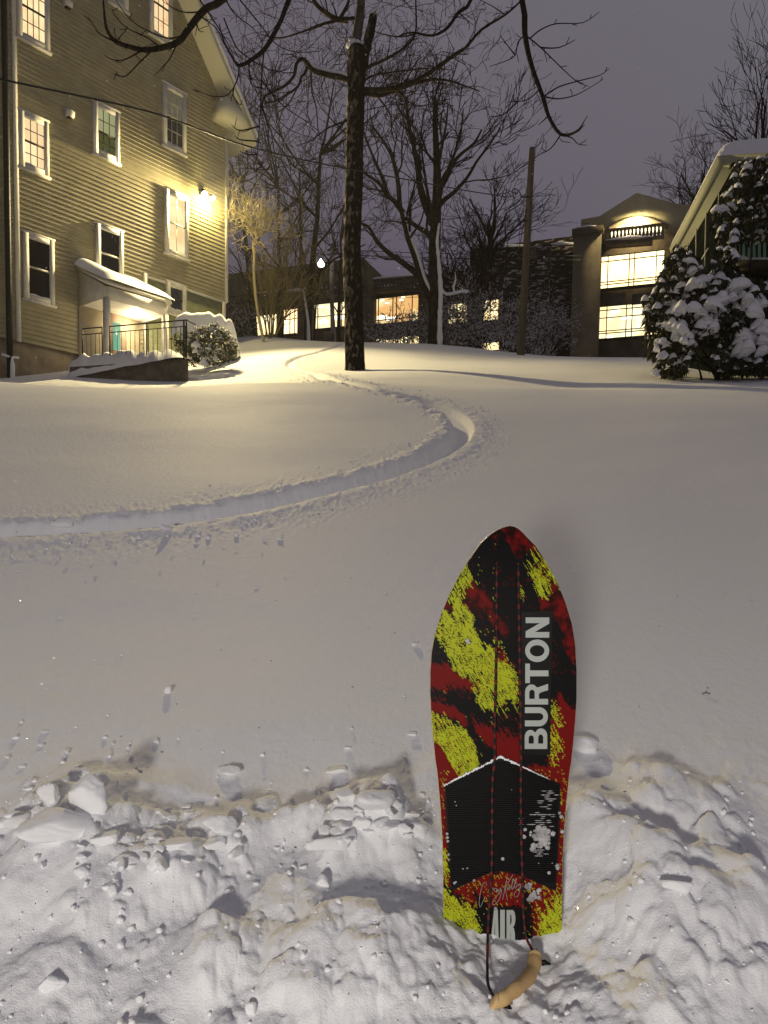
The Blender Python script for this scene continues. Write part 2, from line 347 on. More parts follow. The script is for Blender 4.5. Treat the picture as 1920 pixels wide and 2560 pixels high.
for (cxp, cyp, sx, sy, cn, r0, r1) in ((950, 2450, 300, 100, 230, 16, 58), (1620, 2430, 210, 110, 190, 16, 66), (900, 2080, 100, 65, 60, 16, 50), (410, 2125, 190, 55, 80, 10, 44), (170, 2060, 110, 75, 45, 10, 40), (1640, 2140, 170, 110, 34, 24, 70), (560, 2270, 260, 100, 90, 7, 24), (1150, 2420, 160, 60, 90, 8, 24)):
    for _ in range(cn):
        px = cxp + _rd.normal() * sx * .75; py = min(cyp + _rd.normal() * sy * .75, 2700); r = r0 + (r1 - r0) * _rd.random() ** 2.2
        d = ray(px, py); Yd = 1.32 / (.335 - d[2]); r = r * Yd / F
        if .0 < d[0] * Yd < .52 and 1.25 < Yd < 1.72 and r > .012: r *= .5
        DOMES.append((d[0] * Yd, Yd, r, r * _rd.uniform(.35, .65), _rd.uniform(-.5, .5), _rd.uniform(-.35, .35), _rd.uniform(1.5, 3)))
def surf(x, y): return full_h(np.atleast_1d(np.asarray(x, float)).copy(), np.atleast_1d(np.asarray(y, float)).copy())
def surf_px(px, py): return ground_px(px, py, lambda a, b: surf(a, b))
uu = np.concatenate([np.linspace(-3.0, -.72, 120, endpoint=False), np.linspace(-.72, .72, 820, endpoint=False), np.linspace(.72, 3.0, 121)])
yy_ = np.concatenate([np.exp(np.linspace(math.log(.45), math.log(3.0), 520, endpoint=False)), np.exp(np.linspace(math.log(3.0), math.log(35), 620, endpoint=False)), np.exp(np.linspace(math.log(35), math.log(400), 60))])
Ug, Yg = np.meshgrid(uu, yy_)
Xg = Ug * np.maximum(Yg, .45); xs = Xg.ravel(); ysf = Yg.ravel()
zs = full_h(xs.copy(), ysf.copy())
me = grid_mesh("snow_ground", np.stack([xs, ysf, zs], 1), len(yy_), len(uu))
ground = mesh_obj("snow_ground", me, M_snow, None, True); tag(ground, kind="structure")
# ------------------------------------------------------------------ the clapboard house on the left
M_side = mat("clapboard_paint", (.33, .30, .19), .7, (.38, .345, .225), 3, .002, 25)
M_trim = mat("trim_paint", (.68, .66, .60), .6, (.60, .58, .52), 4)
M_found = mat("foundation_render", (.16, .13, .10), .9, (.24, .20, .15), 3, .01, 12)
M_brick = mat("painted_brick", (.34, .36, .20), .85, (.27, .29, .16), 5, .01, 22, stretch=(1, 1, 3))
M_dark = mat("dark_glass", (.006, .006, .006), .12, spec=.5)
M_black = mat("black_metal", (.012, .012, .012), .5)
M_soff = mat("soffit_paint", (.62, .60, .48), .7)
M_conc = mat("concrete", (.13, .11, .08), .9, (.2, .17, .13), 6, .01, 30)
YA = 18.5
HA = P(43, 700, YA); HA = np.array([HA[0], HA[1], 0.0])
vd = ray(2430, 1380); hd = np.array([vd[0], vd[1], 0]); hd /= np.linalg.norm(hd); hn = np.array([hd[1], -hd[0], 0.0])
def W(u, z, o=0.0): return HA + hd * u + hn * o + np.array([0, 0, z])
def wuv(px, py, o=0.0):
    p = onplane(px, py, HA + hn * o, hn); q = p - HA; return float(np.dot(q, hd)), float(p[2])
uB = wuv(566, 560)[0]
r1 = wuv(444, 0); r2 = wuv(536, 216)
rk = (r2[1] - r1[1]) / (r2[0] - r1[0])            # rake slope on the wall
def rake_z(u): return r2[1] + rk * (u - r2[0])
uC = uB - 6.1; zC = rake_z(uC)
def top_z(u): return rake_z(u) if u > uC else zC - (uC - u) * (-rk)
zbL = wuv(110, 867)[1]; zbR = wuv(466, 722)[1]
uP0 = wuv(190, 800)[0]; uP1 = wuv(363, 700)[0]
zg = wuv(43, 960)[1] - .5
house = empty("clapboard_house", tuple(W(uB / 2, zg)), "tall cream clapboard house with lit windows and a floodlight on its wall", "house")
EXPO = .112
mb_ = MB(); z = zbL; uL = -5.5
zeave = rake_z(uB)
nb = int((zC - zbL) / EXPO)
for i in range(nb):
    z0 = zbL + i * EXPO; z1 = z0 + EXPO
    a0 = uL; b0 = uB
    if z1 > zeave:
        b0 = min(uB, r2[0] + (z0 - r2[1]) / rk)
        b1 = min(uB, r2[0] + (z1 - r2[1]) / rk)
        a0 = max(uL, 2 * uC - b0); a1 = max(uL, 2 * uC - b1)
    else: b1 = b0; a1 = a0
    segs = [(a0, b0, a1, b1)]
    if z0 < zbR: segs = [(a0, uP1, a1, uP1)]
    for (p, q, p1, q1) in segs:
        if q - p < .02: continue
        mb_.add([W(p, z0, .029), W(q, z0, .029), W(q1, z1, .001), W(p1, z1, .001)], [(0, 1, 2, 3)])
        mb_.add([W(p, z0, -.01), W(q, z0, -.01), W(q, z0, .029), W(p, z0, .029)], [(0, 1, 2, 3)])
mb_.build("clapboard_wall", M_side, house)
# core volume behind the boards and the side walls
m = MB()
DEPTH = 10.0
core = [W(uL, zg, -.012), W(uB - .002, zg + .0, -.012), W(uB - .002, zeave, -.012), W(uC, zC, -.012), W(uL, top_z(uL), -.012)]
m.prism(core, -hn * DEPTH)
m.build("wall_core", M_side, house)
m = MB()
# foundation left, brick base right
m.prism([W(uL, zg, -.08), W(uP0 + .3, zg, -.08), W(uP0 + .3, zbL, -.08), W(uL, zbL, -.08)], hn * .07)
m.build("foundation", M_found, house)
m = MB(); m.prism([W(uP1 + .02, zg, -.1), W(uB - .1, zg, -.1), W(uB - .1, zbR - .002, -.1), W(uP1 + .02, zbR - .002, -.1)], hn * .094); m.build("brick_base", M_brick, house)
for (u, za, zb_) in ((0, zbL - .02, zC - .5), (uB - .02, zbR - .02, zeave), (uP1 - .02, zbL, wuv(363, 684)[1]), (uB - .12, zg, zbR - .03)):
    m = MB(); zz = min(zb_, top_z(u) - .05); m.prism([W(u - .055, za, .016), W(u + .055, za, .016), W(u + .055, zz, .016), W(u - .055, zz, .016)], hn * .03); m.build("corner_board", M_trim, house)
m = MB(); m.prism([W(uP1 + .05, zbR - .06, .0), W(uB, zbR - .06, .0), W(uB, zbR + .01, .0), W(uP1 + .05, zbR + .01, .0)], hn * .03); m.build("water_table", M_trim, house)
# roof with deep rake overhang
OV = .62
def rline(u, up=0): return top_z(u) + up
for sgn in (1, -1):
    uo = uC + sgn * (uB - uC + .62); zo = zC + rk * abs(uo - uC)
    m = MB()
    th = .24
    a = [W(uC, zC, OV), W(uo, zo, OV), W(uo, zo + th, OV), W(uC, zC + th, OV)]
    m.prism(a, -hn * (DEPTH + OV)); m.build("roof_slab", M_soff, house)
    m = MB(); a = [W(uC, zC + th + .002, OV + .04), W(uo + sgn * .03, zo + th + .002, OV + .04), W(uo + sgn * .03, zo + th + .16, OV + .02), W(uC, zC + th + .16, OV + .02)]
    m.prism(a, -hn * (DEPTH + OV)); m.build("roof_snow", M_snow2, house)
m = MB(); uo = uB + .62; zo = zC + rk * (uo - uC)
m.prism([W(uo + .012, zo + .05, .0), W(uo + .012, zo + .20, 0), W(uo + .13, zo + .20, 0), W(uo + .11, zo + .05, 0)], -hn * DEPTH); m.build("gutter", M_trim, house)
# cornice return box at the eave
m = MB()
uR0 = wuv(520, 230, .3)[0]
m.hexa([W(uB - .55, zeave - .42, 0), W(uB + .62, zeave - .42, 0), W(uB + .62, zeave - .42, OV), W(uB - .55, zeave - .42, OV),
        W(uB - .55, zeave + .12, 0), W(uB + .62, zeave - .22, 0), W(uB + .62, zeave - .22, OV), W(uB - .55, zeave + .12, OV)])
m.hexa([W(uB, zeave - .42, 0), W(uB, zeave - .42, -DEPTH), W(uB + .6, zeave - .42, -DEPTH), W(uB + .6, zeave - .42, 0),
        W(uB, zeave - .3, 0), W(uB, zeave - .3, -DEPTH), W(uB + .6, zeave - .3, -DEPTH), W(uB + .6, zeave - .3, 0)])
m.build("cornice_return", M_soff, house)
# windows
def win_mat(n, *a, **k): return emis(n, *a, **k)
WM = {
 'dark': M_dark,
 'orange': emis("lit_pane_orange", (.95, .50, .26), 1.0, (1.0, .72, .38), .9, (.42, .58)),
 'cream': emis("lit_pane_cream", (1.0, .78, .42), 1.15, (.95, .52, .25), 2.6, (.45, .75)),
 'peach': emis("lit_pane_peach", (1.0, .72, .38), 1.0, (.85, .38, .16), 3.2, (.45, .7)),
 'blind': emis("lit_pane_blind", (.42, .42, .22), .8, (.34, .36, .17), 2),
 'green': emis("dim_pane_green", (.10, .115, .03), .5),
 'grey': emis("dim_pane_blind", (.13, .115, .075), .6),
 'yellow': emis("lit_pane_yellow", (1.0, .80, .42), 1.1, (.85, .60, .28), 1.8, (.4, .6)),
 'curtain': emis("dim_pane_curtain", (.10, .08, .05), .5, (.01, .01, .01), 4, (.45, .55), (1, 1, .1)),
}
M_munt_d = mat("dark_muntin", (.05, .035, .02), .7); M_munt_l = mat("pale_muntin", (.55, .52, .42), .7)
def house_window(lt, rb, top, bot, mun, label, bars=(2, 1), split=.5, snow=True):
    u0, z1 = wuv(*lt, .03); u1, z0 = wuv(*rb, .03)
    fw_ = .12
    m = MB()
    for (a, b, c, d) in ((u0 - fw_, u0, z0 - fw_, z1 + fw_), (u1, u1 + fw_, z0 - fw_, z1 + fw_), (u0, u1, z1, z1 + fw_), (u0, u1, z0 - fw_, z0)):
        m.prism([W(a, c, .0), W(b, c, .0), W(b, d, .0), W(a, d, .0)], hn * .085)
    m.prism([W(u0 - fw_ - .03, z1 + fw_ + .001, 0), W(u1 + fw_ + .03, z1 + fw_ + .001, 0), W(u1 + fw_ + .03, z1 + fw_ + .05, 0), W(u0 - fw_ - .03, z1 + fw_ + .05, 0)], hn * .085)
    w = m.build("window", M_trim, house); tag(w, label)
    zm = z0 + (z1 - z0) * split
    for k, (a, b, mt) in enumerate(((z0 + .0, zm, bot), (zm, z1, top))):
        m = MB(); o = .040 + .010 * k
        m.quad(W(u0, a, o), W(u1, a, o), W(u1, b, o), W(u0, b, o)); m.build("pane", mt, w)
    m = MB()
    m.prism([W(u0, zm - .02, .039), W(u1, zm - .02, .039), W(u1, zm + .02, .039), W(u0, zm + .02, .039)], hn * .03)
    m.build("meeting_rail", mun, w)
    if bars[0]:
        m = MB()
        for (a, b, o) in ((z0, zm - .02, .041), (zm + .02, z1, .051)):
            for k in range(1, bars[0] + 1):
                uu_ = u0 + (u1 - u0) * k / (bars[0] + 1); m.prism([W(uu_ - .009, a, o), W(uu_ + .009, a, o), W(uu_ + .009, b, o), W(uu_ - .009, b, o)], hn * .008)
            for k in range(1, bars[1] + 1):
                zz = a + (b - a) * k / (bars[1] + 1); m.prism([W(u0, zz - .009, o), W(u1, zz - .009, o), W(u1, zz + .009, o), W(u0, zz + .009, o)], hn * .0105)
        m.build("muntins", mun, w)
    m = MB(); m.prism([W(u0 - fw_ - .04, z0 - fw_ - .055, 0), W(u1 + fw_ + .04, z0 - fw_ - .055, 0), W(u1 + fw_ + .04, z0 - fw_ - .001, 0), W(u0 - fw_ - .04, z0 - fw_ - .001, 0)], hn * .10); m.build("sill", M_trim, w)
    if snow:
        m = MB(); n = 9; ptsa = []
        for i in range(n):
            t = i / (n - 1); hh = .018 + .035 * abs(math.sin(t * 5 + u0)) ; ptsa.append((u0 + (u1 - u0) * t, hh))
        for i in range(n - 1):
            (a, h1), (b, h2) = ptsa[i], ptsa[i + 1]
            m.hexa([W(a, z0 + .001, .02), W(b, z0 + .001, .02), W(b, z0 + .001, .058), W(a, z0 + .001, .058), W(a, z0 + h1, .02), W(b, z0 + h2, .02), W(b, z0 + h2 * .6, .055), W(a, z0 + h1 * .6, .055)])
        m.build("sill_snow", M_snow2, w)
    return u0, z0, u1, z1
house_window((69, 596), (123.5, 750), M_dark, M_dark, M_trim, "dark lower-left window with a plain two-part sash", (0, 0))
house_window((249, 573), (297, 703), M_dark, M_dark, M_trim, "dark window behind the snowy porch roof", (0, 0))
house_window((420, 486), (461, 638), WM['yellow'], WM['yellow'], M_munt_l, "tall lit window beside the floodlight", (1, 0))
house_window((58, 293), (109, 427), WM['orange'], WM['cream'], M_munt_d, "orange lit window at the left corner board")
house_window((242, 269), (287, 394), WM['blind'], WM['green'], M_munt_d, "dim green window with a half-drawn blind", (2, 1), .45)
house_window((415, 222), (455, 374), WM['grey'], M_dark, M_munt_l, "window with pale blind above and black glass below", (2, 1), .52)
house_window((52, -60), (111, 113), WM['cream'], WM['cream'], M_munt_d, "bright yellow window at the top left", (3, 1))
house_window((382, -70), (420, 100), WM['peach'], WM['peach'], M_munt_d, "peach lit window high under the roof edge")
house_window((283, -120), (309, 14), WM['grey'], WM['grey'], M_munt_l, "window at the top, only its foot in view", (1, 0), snow=False)
house_window((424, 717), (455, 780), WM['curtain'], WM['curtain'], M_munt_d, "small basement window with curtains in the brick base", (1, 0))
# vents, downspout
for (px, py) in ((172, 283), (167, 8)):
    u, zz = wuv(px, py, .05); m = MB()
    m.hexa([W(u - .09, zz - .12, .015), W(u + .09, zz - .12, .015), W(u + .09, zz - .10, .16), W(u - .09, zz - .10, .16), W(u - .1, zz + .14, .015), W(u + .1, zz + .14, .015), W(u + .1, zz + .02, .17), W(u - .1, zz + .02, .17)])
    v = m.build("wall_vent", M_trim, house); m = MB(); m.prism([W(u - .07, zz - .125, .05), W(u + .07, zz - .125, .05), W(u + .07, zz - .14, .05), W(u - .07, zz - .14, .05)], hn * .1); m.build("vent_mouth", M_black, v)
uD, _ = wuv(18, 500, .15)
m = MB(); zt = wuv(18, -60, .15)[1]; m.tube([W(uD, zg + .3, .15), W(uD, 6, .15), W(uD, 9, .15), W(uD, zt + 2, .15)], .07, 10); m.build("downspout", M_black, house)
m = MB(); zs_ = wuv(24, 890, .15)[1]; m.tube([W(uD + .02, zs_ - .8, .17), W(uD + .03, zs_ - .2, .2), W(uD + .02, zs_, .18)], [.07, .06, .03], 8); m.tube([W(uD - .2, zs_ + .0, .16), W(uD, zs_ - .03, .19), W(uD + .2, zs_, .16)], .03, 6); m.build("downspout_snow", M_snow2, house)
# floodlight
uF, zF = wuv(522, 478, .35)
m = MB(); m.box(W(uF, zF + .05, .06), .16, .1, .16, hd, hn, (0, 0, 1)); m.tube([W(uF, zF + .03, .08), W(uF, zF + .0, .22)], .03, 8)
fl = m.build("floodlight", M_black, house)
M_bulb = emis("floodlight_bulb", (1.0, .86, .45), 60)
for s_ in (-1, 1):
    m = MB(); m.tube([W(uF + s_ * .04, zF - .02, .22), W(uF + s_ * .11, zF - .10, .30), W(uF + s_ * .14, zF - .13, .34)], [.03, .07, .085], 10); m.build("lamp_head", M_black, fl)
    m = MB(); m.tube([W(uF + s_ * .143, zF - .133, .345), W(uF + s_ * .165, zF - .16, .375), W(uF + s_ * .175, zF - .17, .388)], [.08, .065, .02], 12); m.build("bulb", M_bulb, fl)
pl = bpy.data.lights.new("flood_light", 'POINT'); pl.energy = 150; pl.color = (1.0, .80, .30); pl.shadow_soft_size = .09
plo = bpy.data.objects.new("flood_light", pl); C.objects.link(plo); plo.location = tuple(W(uF + .05, zF - .28, .36))
sp = bpy.data.lights.new("flood_beam", 'SPOT'); sp.energy = 13500; sp.color = (1.0, .80, .40); sp.shadow_soft_size = .09; sp.spot_size = math.radians(158); sp.spot_blend = 1.0
spo = bpy.data.objects.new("flood_beam", sp); C.objects.link(spo); spo.location = tuple(W(uF + .1, zF - .2, .30))
spo.rotation_euler = Vector((.30, -.93, -.06)).to_track_quat('-Z', 'Y').to_euler()
# ------------------------------------------------------------------ porch
def front_u(px, py, o): return wuv(px, py, o)
oF = 1.3
uF0, zF0 = wuv(257, 712, oF)
# choose the offset so that the roof's near corner stands square off its wall corner
best = min(((abs(wuv(257, 712, o)[0] - uP0), o) for o in np.linspace(.3, 4, 120)))[1]
oF = float(np.clip(best, .9, 2.2))
uF0, zF0 = wuv(257, 712, oF); uF1, zF1 = wuv(424, 762, oF)
zEv = (zF0 + zF1) / 2; zW = wuv(190, 672)[1]
print("porch", oF, uP0, uF0, uF1, zEv, zW, "house uB", uB, "rk", rk, "zC", zC)
u0, u1 = uF0, uF1
porch = None
m = MB()
zb_ = wuv(262, 742, oF)[1]   # underside of the front beam
th = .1
m.prism([W(u0, zW, .02), W(u0, zEv - .0, oF + .1), W(u0, zEv + .08, oF + .1), W(u0, zW + .08, .02)], hd * (u1 - u0))
porch = m.build("porch", M_trim, house)
m = MB()
m.prism([W(u0 + .06, zW - .02, .02), W(u0 + .06, zEv - .02, oF), W(u0 + .06, zb_ - .02, oF), W(u0 + .06, zb_ - .02, .02)], hd * .05); m.build("gable_panel", M_trim, porch); m = MB()
m.prism([W(u1 - .11, zW - .02, .02), W(u1 - .11, zEv - .02, oF), W(u1 - .11, zb_ - .02, oF), W(u1 - .11, zb_ - .02, .02)], hd * .05); m.build("gable_panel", M_trim, porch)
m = MB(); m.box(W((u0 + u1) / 2, (zEv + zb_) / 2 - .01, oF - .02), u1 - u0 - .24, .1, zEv - zb_, hd, hn, (0, 0, 1)); m.build("beam", M_trim, porch)
m = MB(); m.quad(W(u0 + .12, zb_ + .02, .03), W(u1 - .12, zb_ + .02, .03), W(u1 - .12, zb_ + .02, oF - .08), W(u0 + .12, zb_ + .02, oF - .08)); m.build("ceiling_boards", M_trim, porch)
zfl = wuv(262, 892, oF)[1] - .1
for u in (u0 + .12, u1 - .12):
    m = MB(); m.box(W(u, (zb_ + zfl) / 2 - .1, oF - .03), .13, .13, zb_ - zfl + .2, hd, hn, (0, 0, 1)); m.build("post", M_trim, porch)
# snow load on the porch roof
m = MB(); na, nb_ = 26, 9; V = []
for i in range(na):
    t = i / (na - 1); u = u0 - .06 + (u1 - u0 + .12) * t
    for j in range(nb_):
        s = j / (nb_ - 1); o = .02 + (oF + .12) * s; zz = zW + (zEv - zW) * s + .085
        hgt = .26 * (1 - .25 * s) * (min(1, t * 9) ** .5) * (min(1, (1 - t) * 8) ** .5) * (min(1, (1 - s) * 7 + .04) ** .5) * (.9 + .1 * math.sin(t * 9)) * (1 - .45 * t)
        V.append(W(u, zz + hgt, o + .05 * s))
V = np.array(V); fcs = [(i * nb_ + j, (i + 1) * nb_ + j, (i + 1) * nb_ + j + 1, i * nb_ + j + 1) for i in range(na - 1) for j in range(nb_ - 1)]
m.add(V, fcs); m.build("porch_snow", M_snow2, porch, True)
# inner wall, door, porch lamp
M_cream = mat("stucco", (.55, .48, .34), .8, (.48, .42, .30), 5)
m = MB(); m.prism([W(u0 + .05, zfl - .6, .02), W(u1 - .1, zfl - .6, .02), W(u1 - .1, zb_ + .0, .02), W(u0 + .05, zb_, .02)], hn * .03); m.build("stucco_panel", M_cream, porch)
M_door = mat("door_paint", (.38, .27, .2), .6); M_teal = emis("teal_glow", (.20, .75, .48), .55, (.35, .8, .5), 3)
dU0, dZ1 = wuv(272, 775, .06); dU1 = wuv(312, 800, .06)[0]
m = MB(); m.prism([W(dU0, zfl - .3, .051), W(dU1, zfl - .3, .051), W(dU1, dZ1, .051), W(dU0, dZ1, .051)], hn * .03)
door = m.build("door", M_door, house)
m = MB(); m.prism([W(dU0 + .1, dZ1 - 1.0, .082), W(dU1 - .15, dZ1 - 1.0, .082), W(dU1 - .15, dZ1 - .28, .082), W(dU0 + .1, dZ1 - .28, .082)], hn * .01); m.build("door_glass", M_teal, door)
m = MB(); m.tube([W(dU0 + .5, zb_ - .06, oF * .45), W(dU0 + .5, zb_ - .0, oF * .45)], [.09, .12], 12); m.build("ceiling_lamp", emis("porch_lamp", (1, .86, .6), 14), porch)
pp = bpy.data.lights.new("porch_light", 'POINT'); pp.energy = 42; pp.color = (1.0, .80, .50); pp.shadow_soft_size = .08
ppo = bpy.data.objects.new("porch_light", pp); C.objects.link(ppo); ppo.location = tuple(W(dU0 + .5, zb_ - .14, oF * .45))
# platform with snow and railing
R0 = P(206, 822, 17.4); R1 = P(466, 800, 17.4); R1 = ray(466, 800) * (R0[2] / ray(466, 800)[2])
rd = R1 - R0; rl = np.linalg.norm(rd); rd /= rl; rno = np.array([rd[1], -rd[0], 0])
if rno[1] > 0: rno = -rno
fB0 = R0 + rno * .12 - rd * .25; fB1 = R1 + rno * .12 + rd * .12
zt0 = ray(200, 918)[2] * fB0[1]; zt1 = ray(478, 897)[2] * fB1[1]; zpt = min(zt0, zt1)
bk0 = W(uP0 + .1, 0, .02); bk1 = W(wuv(430, 850, .02)[0], 0, .02)
def zz_(p, z): return np.array([p[0], p[1], z])
m = MB(); m.hexa([zz_(fB0, zpt - 1.2), zz_(fB1, zpt - 1.2), zz_(bk1, zpt - 1.2), zz_(bk0, zpt - 1.2), zz_(fB0, zpt), zz_(fB1, zpt), zz_(bk1, zpt), zz_(bk0, zpt)])
m.build("landing", M_conc, house)
print("platform", fB0, fB1, bk0, bk1, zpt)
m = MB(); na, nb_ = 60, 18; V = []
for i in range(na):
    t = i / (na - 1)
    a = fB0 * (1 - t) + fB1 * t; b = bk0 * (1 - t) + bk1 * t
    for j in range(nb_):
        s = j / (nb_ - 1); q = a * (1 - s) + b * s
        hgt = (.30 + .05 * math.sin(t * 23) * math.sin(t * 7 + 1) + .06 * math.sin(t * 3.1)) * (min(1, s * 9 + .03) ** .45) * (min(1, (1 - t) * 9 + .02) ** .5) * (min(1, t * 8 + .05) ** .5)
        hgt += .025 * math.sin(t * 60 + s * 9) * (s < .3) * (s > .05)
        drop = .10 * (1 - t) if j == 0 else 0
        V.append(zz_(q - rno * (-.05 if j < 2 else 0), zpt + .003 + hgt - drop - (.22 * (1 - t) if j == 0 else 0)))
m.add(np.array(V), [(i * nb_ + j, (i + 1) * nb_ + j, (i + 1) * nb_ + j + 1, i * nb_ + j + 1) for i in range(na - 1) for j in range(nb_ - 1)])
m.build("landing_snow", M_snow2, house, True)
m = MB(); dz = .13
gap0 = np.linalg.norm(ray(256, 818) * (R0[2] / ray(256, 818)[2]) - R0); gap1 = np.linalg.norm(ray(274, 816) * (R0[2] / ray(274, 816)[2]) - R0)
for (a, b) in ((0, gap0), (gap1, rl)):
    m.tube([R0 + rd * a, R0 + rd * b], .014, 6); m.tube([R0 + rd * a - [0, 0, dz], R0 + rd * b - [0, 0, dz]], .010, 6)
    m.tube([R0 + rd * a, R0 + rd * a - [0, 0, 1.0]], .016, 6); m.tube([R0 + rd * b, R0 + rd * b - [0, 0, 1.0]], .016, 6)
m.tube([R0 + rd * (gap1 + (rl - gap1) * .49), R0 + rd * (gap1 + (rl - gap1) * .49) - [0, 0, 1.0]], .014, 6)
for q in (-.06,): m.tube([R1 + rd * q, R1 + rd * q - [0, 0, 1.0]], .02, 6); m.tube([R1 - rno * .35, R1], .014, 6)
rail = m.build("railing", M_black, house)
k = 0.0
while k < rl - .1:
    k += .115
    if gap0 < k < gap1: continue
    m = MB(); m.tube([R0 + rd * k - [0, 0, dz], R0 + rd * k - [0, 0, .98]], .007, 5); m.build("baluster", M_black, rail)
# ------------------------------------------------------------------ trees
def pxpath(pts, Y0, Y1=None, Ys=None):
    n = len(pts); out = []
    for i, p in enumerate(pts):
        t = i / max(1, n - 1); Y = Ys[i] if Ys else (Y0 if Y1 is None else Y0 + (Y1 - Y0) * t); out.append(P(p[0], p[1], Y))
    return np.array(out)
def refine(pts, k=4, jit=0.0):
    pts = np.asarray(pts); out = []
    n = len(pts)
    for i in range(n - 1):
        p0 = pts[max(0, i - 1)]; p1 = pts[i]; p2 = pts[i + 1]; p3 = pts[min(n - 1, i + 2)]
        for j in range(k):
            t = j / k
            out.append(.5 * ((2 * p1) + (-p0 + p2) * t + (2 * p0 - 5 * p1 + 4 * p2 - p3) * t * t + (-p0 + 3 * p1 - 3 * p2 + p3) * t ** 3))
    out.append(pts[-1]); out = np.array(out)
    if jit: out[1:-1] += np.random.default_rng(n).normal(size=out[1:-1].shape) * jit
    return out
def grow(m, p, d, length, r, depth, R, up=.15, spread=.6, kids=3, wig=.18, rmin=.004, n=4, curl=0.):
    ns = 4 if depth > 0 else 3
    pts = [np.array(p, float)]; d = np.array(d, float); d /= np.linalg.norm(d); dirs = [d]
    for i in range(ns):
        d = d + R.normal(size=3) * wig + np.array([0, 0, up * .35]); d /= np.linalg.norm(d)
        pts.append(pts[-1] + d * length / ns); dirs.append(d)
    r1 = max(rmin, r * .5)
    m.tube(pts, list(np.linspace(r, r1, ns + 1)), n if depth > 1 else 3, cap=False)
    if depth <= 0: return
    for k in range(kids + (1 if R.random() < .4 else 0)):
        i = R.integers(1, ns + 1); t = pts[i]; dd = dirs[i]
        v = R.normal(size=3); v -= dd * np.dot(v, dd); v /= np.linalg.norm(v) + 1e-9
        nd = dd * math.cos(spread * 1.1) + v * math.sin(spread * (.7 + .6 * R.random()))
        grow(m, t, nd, length * (.5 + .35 * R.random()), r1 * .8, depth - 1, R, up, spread, kids, wig, rmin, n)
def spawn(m, path, rads, R, every=.5, start=.3, length=1.0, depth=2, spread=.8, up=.1, kids=2, rmin=.004, plane=None, wig=.2):
    path = np.asarray(path); seg = np.linalg.norm(np.diff(path, axis=0), axis=1); s = np.concatenate([[0], np.cumsum(seg)]); tot = s[-1]
    q = start * tot
    while q < tot:
        p = np.array([np.interp(q, s, path[:, k]) for k in range(3)]); i = min(len(path) - 2, np.searchsorted(s, q) - 1); i = max(i, 0)
        dd = path[i + 1] - path[i]; dd /= np.linalg.norm(dd) + 1e-9
        v = R.normal(size=3); v -= dd * np.dot(v, dd); v /= np.linalg.norm(v) + 1e-9
        rr = float(np.interp(q, s, rads))
        grow(m, p, dd * math.cos(spread) + v * math.sin(spread), length * (.6 + .7 * R.random()) * (1.15 - .6 * q / tot), max(rmin, rr * .45), depth, R, up, spread * .8, kids, wig, rmin)
        q += every * (.5 + R.random())
def rads(n, a, b): return list(np.linspace(a, b, n))
def bark_trunk(m, pts, rad, n=28, amp=.07, seed=3, sub=10):
    pts = refine(pts, sub); N = len(pts); rad = np.interp(np.linspace(0, 1, N), np.linspace(0, 1, len(rad)), rad)
    t = np.gradient(pts, axis=0); t /= np.linalg.norm(t, axis=1)[:, None]
    a = np.cross(t, [0, 1, 0]); a /= np.linalg.norm(a, axis=1)[:, None]; b = np.cross(t, a)
    th = np.arange(n) * 2 * math.pi / n; s = np.arange(N)
    T, S = np.meshgrid(th, s)
    h = 1 + amp * (fbm(np.cos(T) * 3 + 7, S * .22 + np.sin(T) * 3, 3, seed)) * 2 + amp * .7 * np.abs(perlin(T * 4, S * .09, seed + 5)) * 2
    ring = pts[:, None, :] + (a[:, None, :] * np.cos(T)[..., None] + b[:, None, :] * np.sin(T)[..., None]) * (rad[:, None] * h)[..., None]
    f = [(i * n + k, i * n + (k + 1) % n, (i + 1) * n + (k + 1) % n, (i + 1) * n + k) for i in range(N - 1) for k in range(n)]
    f.append(tuple(range(n - 1, -1, -1))); f.append(tuple((N - 1) * n + k for k in range(n)))
    m.add(ring.reshape(-1, 3), f)
def snow_along(m, path, w, lift=.6, n=6, seed=0):
    """a ridge of snow lying on top of a limb; w = limb radius list"""
    path = np.asarray(path); q = path.copy(); w = np.asarray(w) if not np.isscalar(w) else np.full(len(path), w)
    R = np.random.default_rng(seed); q[:, 2] += w * lift; k = (.75 + .35 * R.random(len(q)))
    m.tube(q, list(w * .85 * k), n)
# ---- the main tree
TY = 17.5
mt = empty("bare_tree", tuple(P(887, 925, TY)), "bare dark tree with a broken top stub standing alone mid-slope", "tree")
m = MB()
tp = pxpath([(888, 960), (887, 920), (885, 800), (880, 640), (884, 480), (888, 320), (890, 200), (893, 122)], TY)
bark_trunk(m, tp, [.34, .225, .200, .193, .190, .190, .192, .200])
bark_trunk(m, pxpath([(903, 170), (913, 125), (925, 80), (933, 40)], TY), [.135, .105, .095, .085], 16, .1, 5, 6)
m.build("trunk", None, mt, True)
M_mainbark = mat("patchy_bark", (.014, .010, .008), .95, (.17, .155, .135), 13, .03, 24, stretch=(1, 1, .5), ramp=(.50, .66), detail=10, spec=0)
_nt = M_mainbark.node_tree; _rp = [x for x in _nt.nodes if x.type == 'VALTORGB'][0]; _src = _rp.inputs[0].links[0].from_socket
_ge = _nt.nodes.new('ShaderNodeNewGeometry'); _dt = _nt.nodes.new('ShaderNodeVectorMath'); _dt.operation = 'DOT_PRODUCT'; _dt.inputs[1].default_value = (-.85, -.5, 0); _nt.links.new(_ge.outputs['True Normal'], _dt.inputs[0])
_md = _nt.nodes.new('ShaderNodeMath'); _md.operation = 'MULTIPLY_ADD'; _md.inputs[1].default_value = .16; _nt.links.new(_dt.outputs['Value'], _md.inputs[0]); _nt.links.new(_src, _md.inputs[2])
